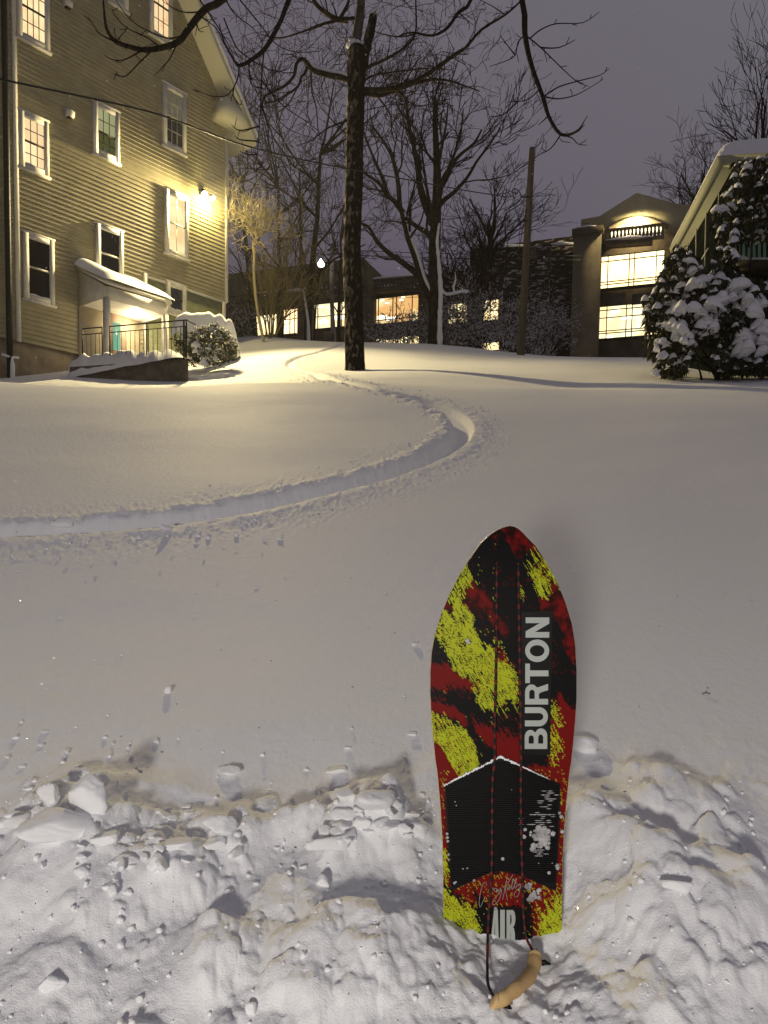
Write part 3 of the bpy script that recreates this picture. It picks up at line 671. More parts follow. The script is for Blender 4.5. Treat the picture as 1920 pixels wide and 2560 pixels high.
_ms = _nt.nodes.new('ShaderNodeMath'); _ms.operation = 'SUBTRACT'; _ms.inputs[1].default_value = .09; _nt.links.new(_md.outputs[0], _ms.inputs[0]); _nt.links.new(_ms.outputs[0], _rp.inputs[0])
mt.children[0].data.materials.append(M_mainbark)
# jagged splinters at the stub and the smooth leader
m = MB()
for k in range(7):
    x = 926 + k * 2.6; m.tube([P(x, 46, TY + .02 * (k % 3 - 1)), P(x + 1, 30 - 7 * (k % 2), TY)], [.018, .003], 4)
m.build("broken_tip", mat("split_wood", (.20, .14, .05), .9), mt)
leader = refine(pxpath([(885, 135), (890, 105), (897, 60), (902, 10), (905, -80), (900, -220), (890, -420)], TY), 3)
M_lead = mat("smooth_bark", (.10, .085, .075), .8, (.045, .035, .03), 7, .01, 20)
m = MB(); m.tube(leader, rads(len(leader), .115, .07), 12); m.build("leader", M_lead, mt, True)
m = MB()
bl = []
for px, py, r in ((876, 118, .075), (884, 112, .08), (893, 114, .07), (902, 112, .05), (880, 104, .05)):
    c = P(px, py, TY - .06); th = np.linspace(0, math.pi, 7)
    m.tube([c + [-r, 0, -.02], c + [-r * .5, -.02, .03], c + [0, -.03, .045], c + [r * .5, -.02, .03], c + [r, 0, -.02]], [.02, .06, .07, .06, .02], 8)
m.build("crotch_snow", M_snow2, mt, True)
def limb(pts, Y0, Y1, r0, r1, k=3, n=7, Ys=None):
    p = refine(pxpath(pts, Y0, Y1, Ys), k); return p, rads(len(p), r0, r1)
LM = MB(); TW = MB(); SN = MB(); R = np.random.default_rng(5)
def add_limb(pts, Y0, Y1, r0, r1, tw=None, snow=False, n=6):
    if Y0 > 10.4: Y0 = Y0 + (4.9 if Y0 < 14 else 0); r0 *= 1.25
    else: r0 *= .72
    if Y1 > 10.4: Y1 = Y1 + 4.9; r1 *= 1.25
    else: r1 *= .75
    p, r = limb(pts, Y0, Y1, r0, r1); LM.tube(p, r, n)
    if tw: spawn(TW, p, r, R, **tw)
    if snow: snow_along(SN, p, np.array(r) * snow, .7, seed=len(p))
    return p
B_ = dict(every=.34, start=.2, length=.55, depth=1, kids=2, rmin=.0045, spread=.8)
B2 = dict(every=.22, start=.1, length=.30, depth=0, kids=1, rmin=.004, spread=.9, up=.3)
# snowy crooked limb
a1 = add_limb([(876, 200), (850, 193), (830, 190), (800, 182), (780, 174), (770, 160), (755, 147), (741, 160), (735, 189), (710, 216), (664, 239), (654, 270)], TY, 12.0, .055, .016, dict(B_, start=.45), snow=.0)
sp_ = refine(pxpath([(872, 190), (850, 184), (830, 181), (800, 173), (780, 166)], TY - .03, 17.4), 4); SN.tube(sp_, rads(len(sp_), .06, .04), 6)
sp_ = refine(pxpath([(768, 151), (755, 142), (745, 148)], 17.35, 17.3), 4); SN.tube(sp_, rads(len(sp_), .018, .008), 5)
add_limb([(770, 160), (764, 181), (753, 193), (745, 216), (714, 239), (690, 252), (660, 258)], 12.6, 12.1, .028, .012, B_)
add_limb([(778, 180), (780, 231), (791, 270), (795, 324), (805, 370), (797, 420)], 12.6, 12.3, .016, .005, B2)
add_limb([(745, 216), (720, 262), (690, 290), (735, 330), (810, 350)], 12.3, 12.2, .012, .004, B2)
# right side limbs
add_limb([(905, 224), (965, 224), (1023, 208), (1069, 185), (1139, 135), (1164, 119), (1204, 74), (1263, 37), (1303, 2)], TY, 10.5, .045, .012, B_, snow=.4)
add_limb([(905, 230), (946, 239), (984, 228), (1062, 201), (1119, 201), (1160, 214), (1200, 228)], TY, 12.4, .04, .008, B_)
add_limb([(942, 239), (977, 289), (980, 340), (1010, 390)], 12.7, 12.4, .018, .005, B_)
add_limb([(905, 180), (925, 165), (960, 150), (1010, 120), (1038, 85), (1040, 30), (1038, -20)], TY, 12.0, .03, .012, B_)
add_limb([(1038, 85), (1000, 92), (960, 86), (930, 76)], 12.2, 12.0, .014, .006, B2)
add_limb([(870, 50), (840, 48), (812, 30), (790, 10), (770, -25)], TY, 12.3, .05, .03, B_)
add_limb([(885, 45), (842, 52), (800, 62), (760, 78), (700, 95), (650, 85)], TY, 11.4, .03, .006, B_)
add_limb([(848, 50), (862, 25), (872, 0), (880, -60)], TY, 12.4, .035, .02, B_)
add_limb([(905, 210), (930, 190), (1000, 178), (1080, 170), (1130, 175)], TY, 13.5, .02, .006, B_)
add_limb([(872, 300), (820, 320), (780, 350), (740, 365)], TY, 12.5, .018, .005, B_)
add_limb([(870, 340), (830, 300), (800, 265), (790, 240)], TY, 12.5, .014, .004, B_)
# drooping boughs hanging into the top of the picture (left)
add_limb([(880, -300), (800, -330), (720, -200), (640, -90), (555, 0), (513, 23), (474, 69), (447, 104), (401, 120), (359, 125), (328, 118), (293, 106), (270, 81), (262, 46), (258, -5)], 12.6, 7.0, .07, .008)
for q in ([(290, 105), (250, 85), (232, 60), (222, 46)], [(455, 91), (417, 95), (370, 77), (332, 54), (297, 12), (285, -20)], [(401, 118), (366, 93), (316, 69), (285, 35), (280, 17)],
          [(382, 124), (347, 158), (316, 189), (297, 189), (291, 179)], [(355, 126), (309, 150), (278, 148), (262, 137)], [(444, 106), (424, 147), (404, 170), (386, 189)],
          [(513, 28), (463, 31), (424, 15), (412, -5)], [(290, 104), (300, 92), (315, 75)], [(500, 40), (540, 70), (560, 110), (585, 130)], [(490, 50), (497, 75), (510, 80)]):
    add_limb(q, 8.6 if q[0][0] > 400 else 7.9, 8.3 if q[0][0] > 400 else 7.4, .011, .0035, dict(B2, every=.25, length=.12))
add_limb([(905, -260), (800, -180), (722, 0), (703, 50), (676, 100), (658, 127), (622, 154), (598, 164), (587, 154), (560, 104), (548, 60)], 12.6, 8.6, .05, .008)
for q in ([(660, 127), (654, 193), (652, 251), (649, 309), (643, 386), (636, 410), (635, 436)], [(647, 316), (606, 326), (590, 322), (579, 312)], [(645, 353), (599, 349), (588, 338)], [(643, 386), (618, 386), (600, 378)],
          [(598, 164), (595, 193), (581, 224), (560, 241), (520, 238), (485, 222)], [(622, 156), (627, 208), (650, 220), (676, 224)], [(560, 46), (579, 93), (598, 127), (656, 166), (687, 177), (714, 174), (734, 154)],
          [(565, 0), (587, 35), (633, 71), (655, 105)], [(585, 218), (583, 240), (600, 262), (606, 250)], [(654, 200), (680, 235), (715, 270), (760, 300), (800, 330)], [(652, 260), (665, 300), (672, 340), (660, 360)],
          [(500, 0), (540, 60), (575, 120), (590, 160)], [(640, 425), (655, 412), (648, 400)], [(600, 0), (650, 60), (690, 110), (740, 130), (800, 128)]):
    add_limb(q, 9.6, 9.2, .013, .004, dict(B2, every=.3, length=.16))
# top right boughs
add_limb([(905, -300), (1100, -330), (1240, -200), (1305, 0), (1312, 84), (1327, 158), (1357, 242), (1372, 292), (1402, 336), (1441, 329), (1461, 302)], 12.6, 7.2, .06, .006)
for q in ([(1312, 87), (1295, 106), (1288, 138), (1263, 153), (1224, 166)], [(1325, 96), (1352, 74), (1392, 59), (1456, 57), (1498, 30)], [(1315, 89), (1352, 119), (1397, 163), (1441, 203), (1471, 216)],
          [(1352, 119), (1397, 119), (1439, 99)], [(1359, 242), (1397, 217), (1456, 200), (1500, 188), (1523, 171)], [(1364, 242), (1397, 247), (1446, 235), (1508, 198)], [(1347, 225), (1317, 250), (1268, 255)],
          [(1402, 336), (1377, 371), (1345, 388)], [(1402, 336), (1430, 345), (1445, 360), (1468, 363)], [(1293, 255), (1258, 287), (1224, 291)], [(1288, 138), (1270, 115), (1250, 88)], [(1370, 290), (1358, 302), (1346, 312)],
          [(1446, 328), (1455, 318), (1462, 312)]):
    add_limb(q, 7.75, 7.6, .010, .0035, dict(B2, every=.2, length=.10))
add_limb([(905, -200), (1000, -260), (1190, -120), (1177, 0), (1146, 31), (1119, 69), (1081, 89), (1031, 81), (996, 91)], 12.6, 9.5, .04, .008)
for q in ([(1303, 0), (1263, 37), (1204, 74), (1164, 119)], [(1146, 31), (1172, 56), (1172, 76)], [(1081, 89), (1090, 70), (1084, 35)], [(1263, 37), (1230, 15), (1200, 0)], [(1204, 74), (1225, 62), (1210, 50)]):
    add_limb(q, 9.8, 9.6, .010, .004, dict(B2, every=.3, length=.12))
LM.build("limbs", M_bark, mt, True); TW.build("twigs", M_twig, mt)
# fine crown twigs seen high behind the trunk
m = MB(); R = np.random.default_rng(77)
for k in range(80):
    px = 640 + R.random() * 520; py = -40 + R.random() * 330
    if abs(px - 885) < 40: continue
    grow(m, P(px, py, 17.5 + R.random() * 3), (R.normal(), .2 * R.normal(), -.1 + R.random()), .9, .009, 3, R, .05, .75, 2, .28, .0045)
m.build("crown", M_twig, mt)
SN.build("limb_snow", M_snow2, mt, True)
# ---- the many-stemmed tree behind, right of it
Y2 = 27.0
def q1(pts): return [(860 + x / 3.456, 330 + y / 3.456) for x, y in pts]
t2 = empty("bare_tree", tuple(P(1091, 862, Y2)), "bare many-stemmed tree on the crest with a white snow line down its trunk", "tree")
m = MB(); S2 = MB(); T2 = MB(); R = np.random.default_rng(8)
stems = [([(795, 1900), (795, 1700), (790, 1450), (782, 1000), (798, 700), (805, 330), (790, 0), (785, -300)], .31, .06), ([(780, 1470), (740, 1400), (680, 1280), (620, 1080), (560, 920), (520, 760), (480, 640), (380, 550), (300, 440), (160, 340), (40, 200)], .17, .03),
         ([(480, 640), (470, 460), (440, 300), (400, 180), (340, 80), (240, -60)], .09, .03), ([(385, 550), (320, 370), (250, 210), (170, 0), (120, -200)], .07, .02), ([(775, 790), (700, 620), (650, 430), (640, 260), (600, 120), (560, -60), (540, -300)], .15, .03),
         ([(765, 740), (720, 520), (690, 300), (660, 100)], .07, .02), ([(800, 700), (850, 430), (930, 290), (1000, 200), (1120, 100), (1190, -20)], .1, .03), ([(820, 640), (880, 575), (940, 530), (1060, 400), (1150, 250), (1250, 120), (1350, -30)], .09, .02),
         ([(880, 370), (950, 200), (1010, 0), (1030, -200)], .06, .02), ([(790, 940), (755, 905), (700, 860), (620, 810), (530, 740)], .12, .06), ([(640, 1240), (600, 1200), (480, 1110), (380, 1040), (280, 940), (220, 830), (155, 790), (60, 730)], .12, .03),
         ([(565, 925), (600, 870), (660, 780), (700, 640)], .05, .02), ([(610, 1230), (570, 1190), (540, 1150), (450, 1050)], .04, .02), ([(840, 1370), (880, 1410), (960, 1400), (1020, 1385), (1080, 1390)], .045, .02), ([(805, 330), (840, 150), (880, -50), (900, -250)], .07, .02)]
for k, (pts, ra, rb) in enumerate(stems):
    n_ = len(pts); ys = [Y2 + .9 * math.sin(k * 2.1) * i / n_ for i in range(n_)]
    p = refine(pxpath(q1(pts), 0, Ys=ys), 3); r = rads(len(p), ra, rb); m.tube(p, r, 8)
    if k in (0, 1, 2, 3, 4, 5, 6, 7, 8, 14): spawn(T2, p, r, R, every=.42, start=.35 if k not in (0,) else .55, length=1.9, depth=3, kids=2, rmin=.010, spread=.55, up=.25)
    elif k in (9, 10, 12): spawn(T2, p, r, R, every=.8, start=.3, length=1.2, depth=2, kids=2, rmin=.010, spread=.7, up=.2)
    if k in (1,):
        q = p[: int(len(p) * .55)]; S2.tube(q + [.06, -.13, .04], [max(.02, a * .42) for a in r[: len(q)]], 6)
    if k == 13: S2.tube(p + [0, -.03, .03], [.06] * (len(p) - 1) + [.01], 6)
q = refine(pxpath(q1([(828, 1850), (828, 1700), (830, 1560), (835, 1400), (828, 1250), (815, 1080), (805, 950), (815, 850), (823, 790)]), Y2 - .26), 4)
rr = np.random.default_rng(3); S2.tube(q, list(np.linspace(.10, .035, len(q)) * (.8 + .45 * rr.random(len(q)))), 7)
S2.tube(pxpath(q1([(955, 1390), (945, 1340), (965, 1270), (960, 1210)]), Y2 - .1), [.03, .045, .03, .01], 5); S2.tube(pxpath(q1([(1030, 1385), (1025, 1355), (1005, 1340)]), Y2 - .1), [.02, .02, .01], 5)
m.build("trunk", M_bark, t2, True); T2.build("crown", M_twig, t2); S2.build("snow_line", M_snow2, t2, True)
# ---- templates for the trees beyond
def make_tree_template(name, label, seed, h, r, upright, dens, rmin, base, group=None, mat_=M_twig2, fork=.35):
    R = np.random.default_rng(seed); o = empty(name, (0, 0, 0), label, "tree", group)
    m = MB(); c = MB(); pts = [np.zeros(3)]; d = np.array([0, 0, 1.0])
    for i in range(6): d = d + R.normal(size=3) * .06; d[2] = abs(d[2]); d /= np.linalg.norm(d); pts.append(pts[-1] + d * h * .13)
    pts[0][2] = -.5
    m.tube(pts, rads(7, r, r * .35), 9)
    for k in range(dens):
        i = R.integers(2, 7); a = R.random() * 6.28; sp_ = (1.1 - .75 * upright) * (.6 + .6 * R.random())
        dd = np.array([math.cos(a) * math.sin(sp_), math.sin(a) * math.sin(sp_), math.cos(sp_)])
        grow(c, pts[i], dd, h * (.22 + .16 * R.random()), r * .32, 4, R, .12, .5, 2, .16, rmin, 4)
    m.build("trunk", M_bark, o, True); c.build("crown", mat_, o)
    return o
def copy_thing(o, label, loc, rz, s, group=None):
    c = o.copy(); C.objects.link(c); c.location = loc; c.rotation_euler = (0, 0, rz); c.scale = (s, s, s) if np.isscalar(s) else s
    c["label"] = label
    if group: c["group"] = group
    for ch in list(o.children):
        d = ch.copy(); C.objects.link(d); d.parent = c; d.matrix_parent_inverse = Matrix.Identity(4)
    return c
tA = make_tree_template("bare_tree", "tall slender bare tree behind the far street lamp", 21, 9.5, .16, .35, 13, .012, 0)
tA.location = tuple(P(770, 856, 30)); tA.rotation_euler = (0, 0, .4)
copy_thing(tA, "dim bare tree rising behind the lit bushes beside the house", tuple(P(640, 858, 38)), 2.1, 1.05)
copy_thing(tA, "bare tree whose crown shows between lit bushes and far lamp", tuple(P(700, 870, 46)), 4.0, 1.2)
copy_thing(tA, "bare tree beyond the far pole just left of the dark trunk", tuple(P(850, 880, 52)), 1.0, 1.05)
tB = make_tree_template("bare_tree", "broad dense bare tree with many upright twigs left of the wooden pole", 33, 10.5, .28, .9, 26, .014, 0)
tB.location = tuple(P(1195, 880, 34)); tB.scale = (.75, .75, .55)
copy_thing(tB, "dense reddish bare tree behind the many-stemmed tree", tuple(P(1100, 880, 42)), 2.2, (.8, .8, .50))
copy_thing(tB, "bare brush-like tree behind the roof of the right-hand house", tuple(P(1935, 800, 32)), 3.3, (.72, .72, .82))
copy_thing(tB, "small far tree peeping over the pediment beside the white eave", tuple(P(1700, 830, 85)), 1.2, (1.5, 1.5, 1.55))
copy_thing(tB, "thin leafless tree low behind the snowy roof corner", tuple(P(1820, 820, 45)), .6, (.7, .7, .75))
# ---- lamplit shrubs beside the house
def q2(pts): return [(560 + x / 4.61, 380 + y / 4.61) for x, y in pts]
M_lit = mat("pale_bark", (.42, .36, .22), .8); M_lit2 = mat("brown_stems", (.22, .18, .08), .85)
YL = 24.2
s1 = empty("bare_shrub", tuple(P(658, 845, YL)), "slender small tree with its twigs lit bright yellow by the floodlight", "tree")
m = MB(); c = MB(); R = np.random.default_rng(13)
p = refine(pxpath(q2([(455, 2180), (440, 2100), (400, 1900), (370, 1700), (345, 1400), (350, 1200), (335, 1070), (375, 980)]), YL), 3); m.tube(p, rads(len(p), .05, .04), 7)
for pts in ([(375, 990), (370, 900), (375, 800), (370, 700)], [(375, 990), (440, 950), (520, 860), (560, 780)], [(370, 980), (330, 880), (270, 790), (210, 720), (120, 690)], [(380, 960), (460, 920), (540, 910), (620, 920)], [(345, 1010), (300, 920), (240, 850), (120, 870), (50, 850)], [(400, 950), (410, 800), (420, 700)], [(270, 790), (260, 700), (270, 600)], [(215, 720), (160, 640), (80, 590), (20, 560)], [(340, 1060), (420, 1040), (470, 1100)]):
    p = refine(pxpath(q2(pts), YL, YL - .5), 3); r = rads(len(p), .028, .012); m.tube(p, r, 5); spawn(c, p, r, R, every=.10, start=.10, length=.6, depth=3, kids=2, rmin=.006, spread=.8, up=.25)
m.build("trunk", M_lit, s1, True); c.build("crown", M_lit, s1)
s2 = empty("bare_shrub", tuple(P(678, 846, 25.5)), "many-stemmed leafless bush fanning out on the crest beside the lit small tree", "shrub")
m = MB(); c = MB()
for pts in ([(520, 2150), (530, 1900), (560, 1700), (540, 1500), (500, 1400)], [(590, 2120), (640, 1900), (700, 1650), (715, 1500), (690, 1260), (670, 1120), (640, 1060)], [(700, 1650), (780, 1480), (860, 1370), (940, 1280)], [(560, 2130), (580, 1800), (590, 1600), (640, 1350)], [(530, 2120), (500, 1900), (480, 1700), (400, 1520)],
            [(600, 2110), (700, 1900), (820, 1700), (930, 1560)], [(545, 2140), (545, 1800), (470, 1500), (440, 1250)], [(610, 2100), (680, 1950), (770, 1860), (860, 1820)], [(500, 2130), (440, 1850), (330, 1620)], [(680, 1260), (740, 1150), (770, 1000), (880, 910)], [(715, 1500), (730, 1300), (720, 1160)]):
    p = refine(pxpath(q2(pts), 25.5, 25.5 + R.normal() * .7), 3); r = rads(len(p), .032, .012); m.tube(p, r, 5); spawn(c, p, r, R, every=.22, start=.2, length=.9, depth=3, kids=2, rmin=.006, spread=.55, up=.3)
m.build("stems", M_lit2, s2, True); c.build("crown", M_lit2, s2)
# leaning snow-streaked trunk right of the bush
s3 = empty("bare_tree", tuple(P(768, 855, 27.5)), "crooked young trunk with a snow-streaked side, left of the far street lamp", "tree")
m = MB(); S3 = MB(); c = MB()
for pts, ra, rb in (([(965, 2230), (965, 2050), (960, 1950), (930, 1750), (905, 1560), (880, 1480), (800, 1440)], .11, .04), ([(955, 1900), (1000, 1750), (1050, 1600), (1090, 1450), (1105, 1370), (1070, 1300)], .05, .02), ([(905, 1560), (890, 1300), (885, 1050), (880, 800), (875, 500), (870, 200)], .08, .03), ([(800, 1440), (650, 1360), (520, 1300), (400, 1260)], .04, .015), ([(885, 1060), (910, 1150), (925, 1280)], .03, .015)):
    p = refine(pxpath(q2(pts), 27.5), 3); r = rads(len(p), ra, rb); m.tube(p, r, 7); spawn(c, p, r, R, every=.45, start=.4, length=1.3, depth=3, kids=2, rmin=.009, spread=.6, up=.2)
q = refine(pxpath(q2([(975, 2180), (972, 2050), (968, 1950), (940, 1750), (912, 1580)]), 27.4), 3); S3.tube(q, rads(len(q), .075, .035), 6)
m.build("trunk", M_bark, s3, True); c.build("crown", M_twig, s3); S3.build("snow_line", M_snow2, s3, True)
# snow-dusted scrub in front of the far building
M_frost = mat("frosted_twigs", (.035, .026, .02), .9, (.75, .72, .70), 9, ramp=(.46, .56), spec=0)
SC = [(1150, 850, 31, 3.2), (1210, 862, 32, 3.4), (1010, 846, 31, 1.6), (1070, 850, 33, 2.0), (1270, 872, 30, 3.2), (1360, 880, 40, 3.5), (960, 850, 34, 1.3), (590, 842, 27, 1.5)]
LB = ["frosted scrub left of the wooden pole beneath the snowy side branch", "frosted scrub close against the left of the wooden pole", "low scrub below the largest lit window", "scrub at the foot of the many-stemmed tree",
      "frosted scrub immediately behind the wooden pole", "scrub against the dark ivy wall right of the wooden pole", "tiny scrub by the crest right of the dark trunk", "low scrub in the dark at the house corner"]
for (px, py, Y, hh), lb in zip(SC, LB):
    R = np.random.default_rng(int(px)); o = empty("leafless_scrub", tuple(P(px, py + 6, Y)), lb, "shrub", "scrub along the crest"); c = MB()
    for k in range(14):
        a = R.random() * 6.28; s_ = .25 + .7 * R.random(); grow(c, P(px + R.normal() * 12, py + 12, Y), (math.cos(a) * s_, math.sin(a) * s_, 1), hh * .42, .022, 4, R, .05, .6, 2, .22, .010)
    c.build("branches", M_frost, o)
# ------------------------------------------------------------------ poles, wires, far lamp
M_pole = mat("weathered_pole", (.085, .070, .048), .85, (.13, .105, .072), 6, .006, 30, stretch=(1, 1, .12))
po = empty("utility_pole", tuple(P(1303, 880, 24)), "bare weathered wooden pole leaning slightly right on the crest", "pole")
m = MB(); pp_ = refine(pxpath([(1301, 905), (1303, 872), (1311, 720), (1320, 560), (1327, 430), (1331, 370)], 24), 3); m.tube(pp_, rads(len(pp_), .135, .085), 16); m.build("shaft", M_pole, po, True)
m = MB()
for px, py in ((1319, 493), (1313, 553)): m.tube([P(px + 4, py, 23.9), P(px - 14, py, 23.8), P(px - 18, py - 4, 23.8)], .02, 6); m.build("bracket", M_black, po); m = MB()
M_wire = mat("cable_black", (.008, .008, .008), .6)
def wire(pts, Ys, r, label, n=5, name="overhead_cable"):
    p = refine(pxpath(pts, 0, Ys=Ys), 5); m = MB(); m.tube(p, r, n); o = m.build(name, M_wire); return tag(o, label, "cable")
wire([(-120, 168), (0, 198), (180, 236), (360, 276), (450, 305), (600, 360), (740, 396), (880, 424), (1000, 446), (1140, 472), (1225, 486), (1278, 492), (1281, 474), (1290, 473), (1303, 488), (1296, 505), (1260, 528)],
     [9.6, 10, 11, 12.2, 12.9, 14.2, 15.6, 17, 18.6, 21, 22.8, 24, 24, 24, 24, 24.2, 25], .0145, "black service cable crossing the clapboard house down to the wooden pole")
wire([(1318, 520), (1309, 560), (1300, 610), (1293, 625)], [23.8, 23.9, 24.3, 25], .012, "loose short cable hanging beside the wooden pole")
for k, (a, b) in enumerate((((826, 624), (1450, 640)), ((826, 636), (1450, 650)), ((826, 820), (1300, 795)))):
    wire([a, ((a[0] + b[0]) / 2, (a[1] + b[1]) / 2 + 3), b], [44, 50, 56], .022, ["topmost thin wire running from the far pole to the stone building", "second thin wire just under the topmost at the far pole", "low snow-dusted wire crossing before the lit windows"][k])
fp = empty("utility_pole", tuple(P(835, 862, 40)), "distant snow-plastered utility pole with crossarm left of the dark trunk", "pole")
m = MB(); m.tube(refine(pxpath([(836, 880), (835, 851), (829, 738), (830, 612)], 40), 3), .11, 8); m.build("shaft", mat("snowy_pole", (.10, .08, .06), .9, (.40, .37, .33), 3, ramp=(.35, .6), stretch=(1, 1, .3)), fp)
m = MB(); m.tube([P(818, 625, 40), P(846, 622, 40.3)], .05, 5); m.tube([P(818, 637, 40), P(846, 634, 40.3)], .05, 5); m.build("crossarm", M_black, fp)
sl = empty("street_lamp", tuple(P(792, 860, 39)), "far glowing white street lamp on a thin bent mast", "lamp")
m = MB(); m.tube(refine(pxpath([(786, 870), (788, 790), (794, 730), (799, 690), (800, 672)], 39), 3), .05, 6); m.build("mast", M_bark, sl)
m = MB(); c = P(802, 660, 39); m.tube([c + [0, 0, .26], c + [0, 0, .16], c, c - [0, 0, .10]], [.03, .07, .19, .16], 10); m.build("lamp_globe", emis("lamp_globe", (1, .93, .72), 9), sl, True)
# ------------------------------------------------------------------ stone building behind the crest
M_stone = mat("brown_stone", (.08, .064, .042), .9, (.125, .10, .07), 1.2, .02, 6, spec=0)
M_stone2 = mat("pale_stone", (.16, .13, .08), .9, (.21, .175, .11), 1.0, .02, 5)
M_ivy = mat("ivy_wall", (.020, .013, .010), .95, (.50, .46, .42), 2.6, .04, 4, ramp=(.54, .66), stretch=(.6, .6, 2.2), detail=7, spec=0)
LYr = 60.0
LA = P(1660, 700, LYr); LA = np.array([LA[0], LA[1], 0.]); ld = np.array([-.936, .351, 0.]); ln = np.array([-.351, -.936, 0.])
def Lw(u, z, o=0.0): return LA + ld * u + ln * o + np.array([0, 0, z])
def luv(px, py, o=0.0):
    p = onplane(px, py, LA + ln * o, ln); q = p - LA; return float(np.dot(q, ld)), float(p[2])
lib = empty("stone_building", tuple(Lw(12, 12)), "dark stone institutional building with lit windows and balustrades beyond the crest", "building")
def lbox(px0, py0, px1, py1, o0, o1, name, mt_, parent=lib, zbot=None):
    u0, z1 = luv(px0, py0, o1); u1, _ = luv(px1, py0, o1); z0 = luv(px0, py1, o1)[1] if zbot is None else zbot
    m = MB(); m.prism([Lw(u1, z0, o0), Lw(u0, z0, o0), Lw(u0, z1, o0), Lw(u1, z1, o0)], ln * (o1 - o0)); return m.build(name, mt_, parent)
ZB = 9.0
lbox(1437, 612, 1770, 900, -12, 0, "pavilion_wall", M_stone, zbot=ZB)
lbox(1175, 622, 1437, 900, -12, -.4, "ivy_wall", M_ivy, zbot=ZB)
lbox(905, 705, 1175, 900, -12, -.8, "low_wing_wall", M_stone, zbot=ZB)
lbox(180, 735, 905, 900, -12, -1.2, "left_wing_wall", M_stone, zbot=ZB)
lbox(1434, 586, 1504, 900, .001, .9, "pier", M_stone2, zbot=ZB); lbox(1430, 572, 1508, 588, 0, 1.1, "pier_cap", M_stone)
lbox(905, 700, 932, 900, -.8, .2, "pier", M_stone, zbot=ZB); lbox(1344, 612, 1376, 900, -.4, .3, "pier", M_ivy, zbot=ZB)
# gable with arched lit window
def Lp(px, py, o): u, z = luv(px, py, o); return Lw(u, z, o)
m = MB(); oo = -1.5
m.prism([Lp(1452, 612, oo), Lp(1800, 600, oo), Lp(1800, 520, oo), Lp(1700, 520, oo), Lp(1593, 490, oo), Lp(1500, 548, oo), Lp(1455, 556, oo)], ln * .6); m.build("pediment", mat("gable_stone", (.34, .30, .17), .9, (.40, .355, .21), .8, .02, 4), lib)
m = MB(); arc = [Lp(1525 + 134 * t, 576 - 18 * math.sin(math.pi * t) - 8 * t, oo + .66) for t in np.linspace(0, 1, 15)]
arc2 = [Lp(1659, 600, oo + .66), Lp(1525, 606, oo + .66)]
m.add(arc + arc2, [tuple(range(16, -1, -1))]); m.build("arched_window", emis("arch_glow", (1.0, .86, .50), 2.6), lib)
m = MB(); p = [Lp(1515 + 154 * t, 577 - 26 * math.sin(math.pi * t) - 8 * t, oo + .7) for t in np.linspace(0, 1, 15)]; m.tube(p, .22, 5); m.build("arch_trim", M_stone2, lib)
def balustrade(px0, py0, px1, py1, h, cnt, mt_, o=.3, snow=False):
    a = Lp(px0, py0, o); b = Lp(px1, py1, o); a2 = Lp(px0, py0 + h, o); m = MB(); hz = a[2] - a2[2]
    m.prism([a, b, b - [0, 0, hz * .12], a - [0, 0, hz * .12]], -ln * .4); r_ = m.build("balustrade", mt_, lib)
    m = MB(); m.prism([a - [0, 0, hz], b - [0, 0, hz], b - [0, 0, hz * 1.22], a - [0, 0, hz * 1.22]], -ln * .45); m.build("balustrade_base", mt_, r_)
    for k in range(cnt):
        t = (k + .5) / cnt; c = a * (1 - t) + b * t - ln * .2; m = MB(); m.tube([c - [0, 0, hz * .13], c - [0, 0, hz * .4], c - [0, 0, hz * .75], c - [0, 0, hz * .98]], [.09, .08, .15, .09], 6, cap=False); m.build("baluster", mt_, r_)
    return r_
balustrade(1502, 574, 1662, 556, 30, 17, M_stone2); balustrade(934, 698, 1050, 688, 20, 13, M_stone, .1); balustrade(1326, 616, 1374, 612, 24, 6, M_stone2, .1); balustrade(770, 704, 880, 700, 18, 10, M_stone, -.2); balustrade(560, 740, 700, 728, 16, 12, M_stone, -.2)
gl_ = bpy.data.lights.new("gable_added_light", 'POINT'); gl_.energy = 1500; gl_.color = (1.0, .82, .45); gl_.shadow_soft_size = .3  # unseen point light, added to brighten the gable from below
glo = bpy.data.objects.new("gable_added_light", gl_); C.objects.link(glo); glo.location = tuple(Lp(1592, 546, -.15))
M_frame = mat("dark_window_frame", (.02, .014, .008), .7)
EW1 = emis("hall_glow", (1.0, .84, .44), 2.8, (1.0, .70, .33), .45, (.45, .62)); EW2 = emis("warm_hall_glow", (1.0, .76, .36), 1.7, (1.0, .90, .55), .7, (.5, .66)); EW3 = emis("amber_hall_glow", (.60, .34, .12), 1.6, (1.0, .84, .46), .30, (.36, .50))
M_lampdot = emis("ceiling_light_dots", (1, .95, .75), 3)
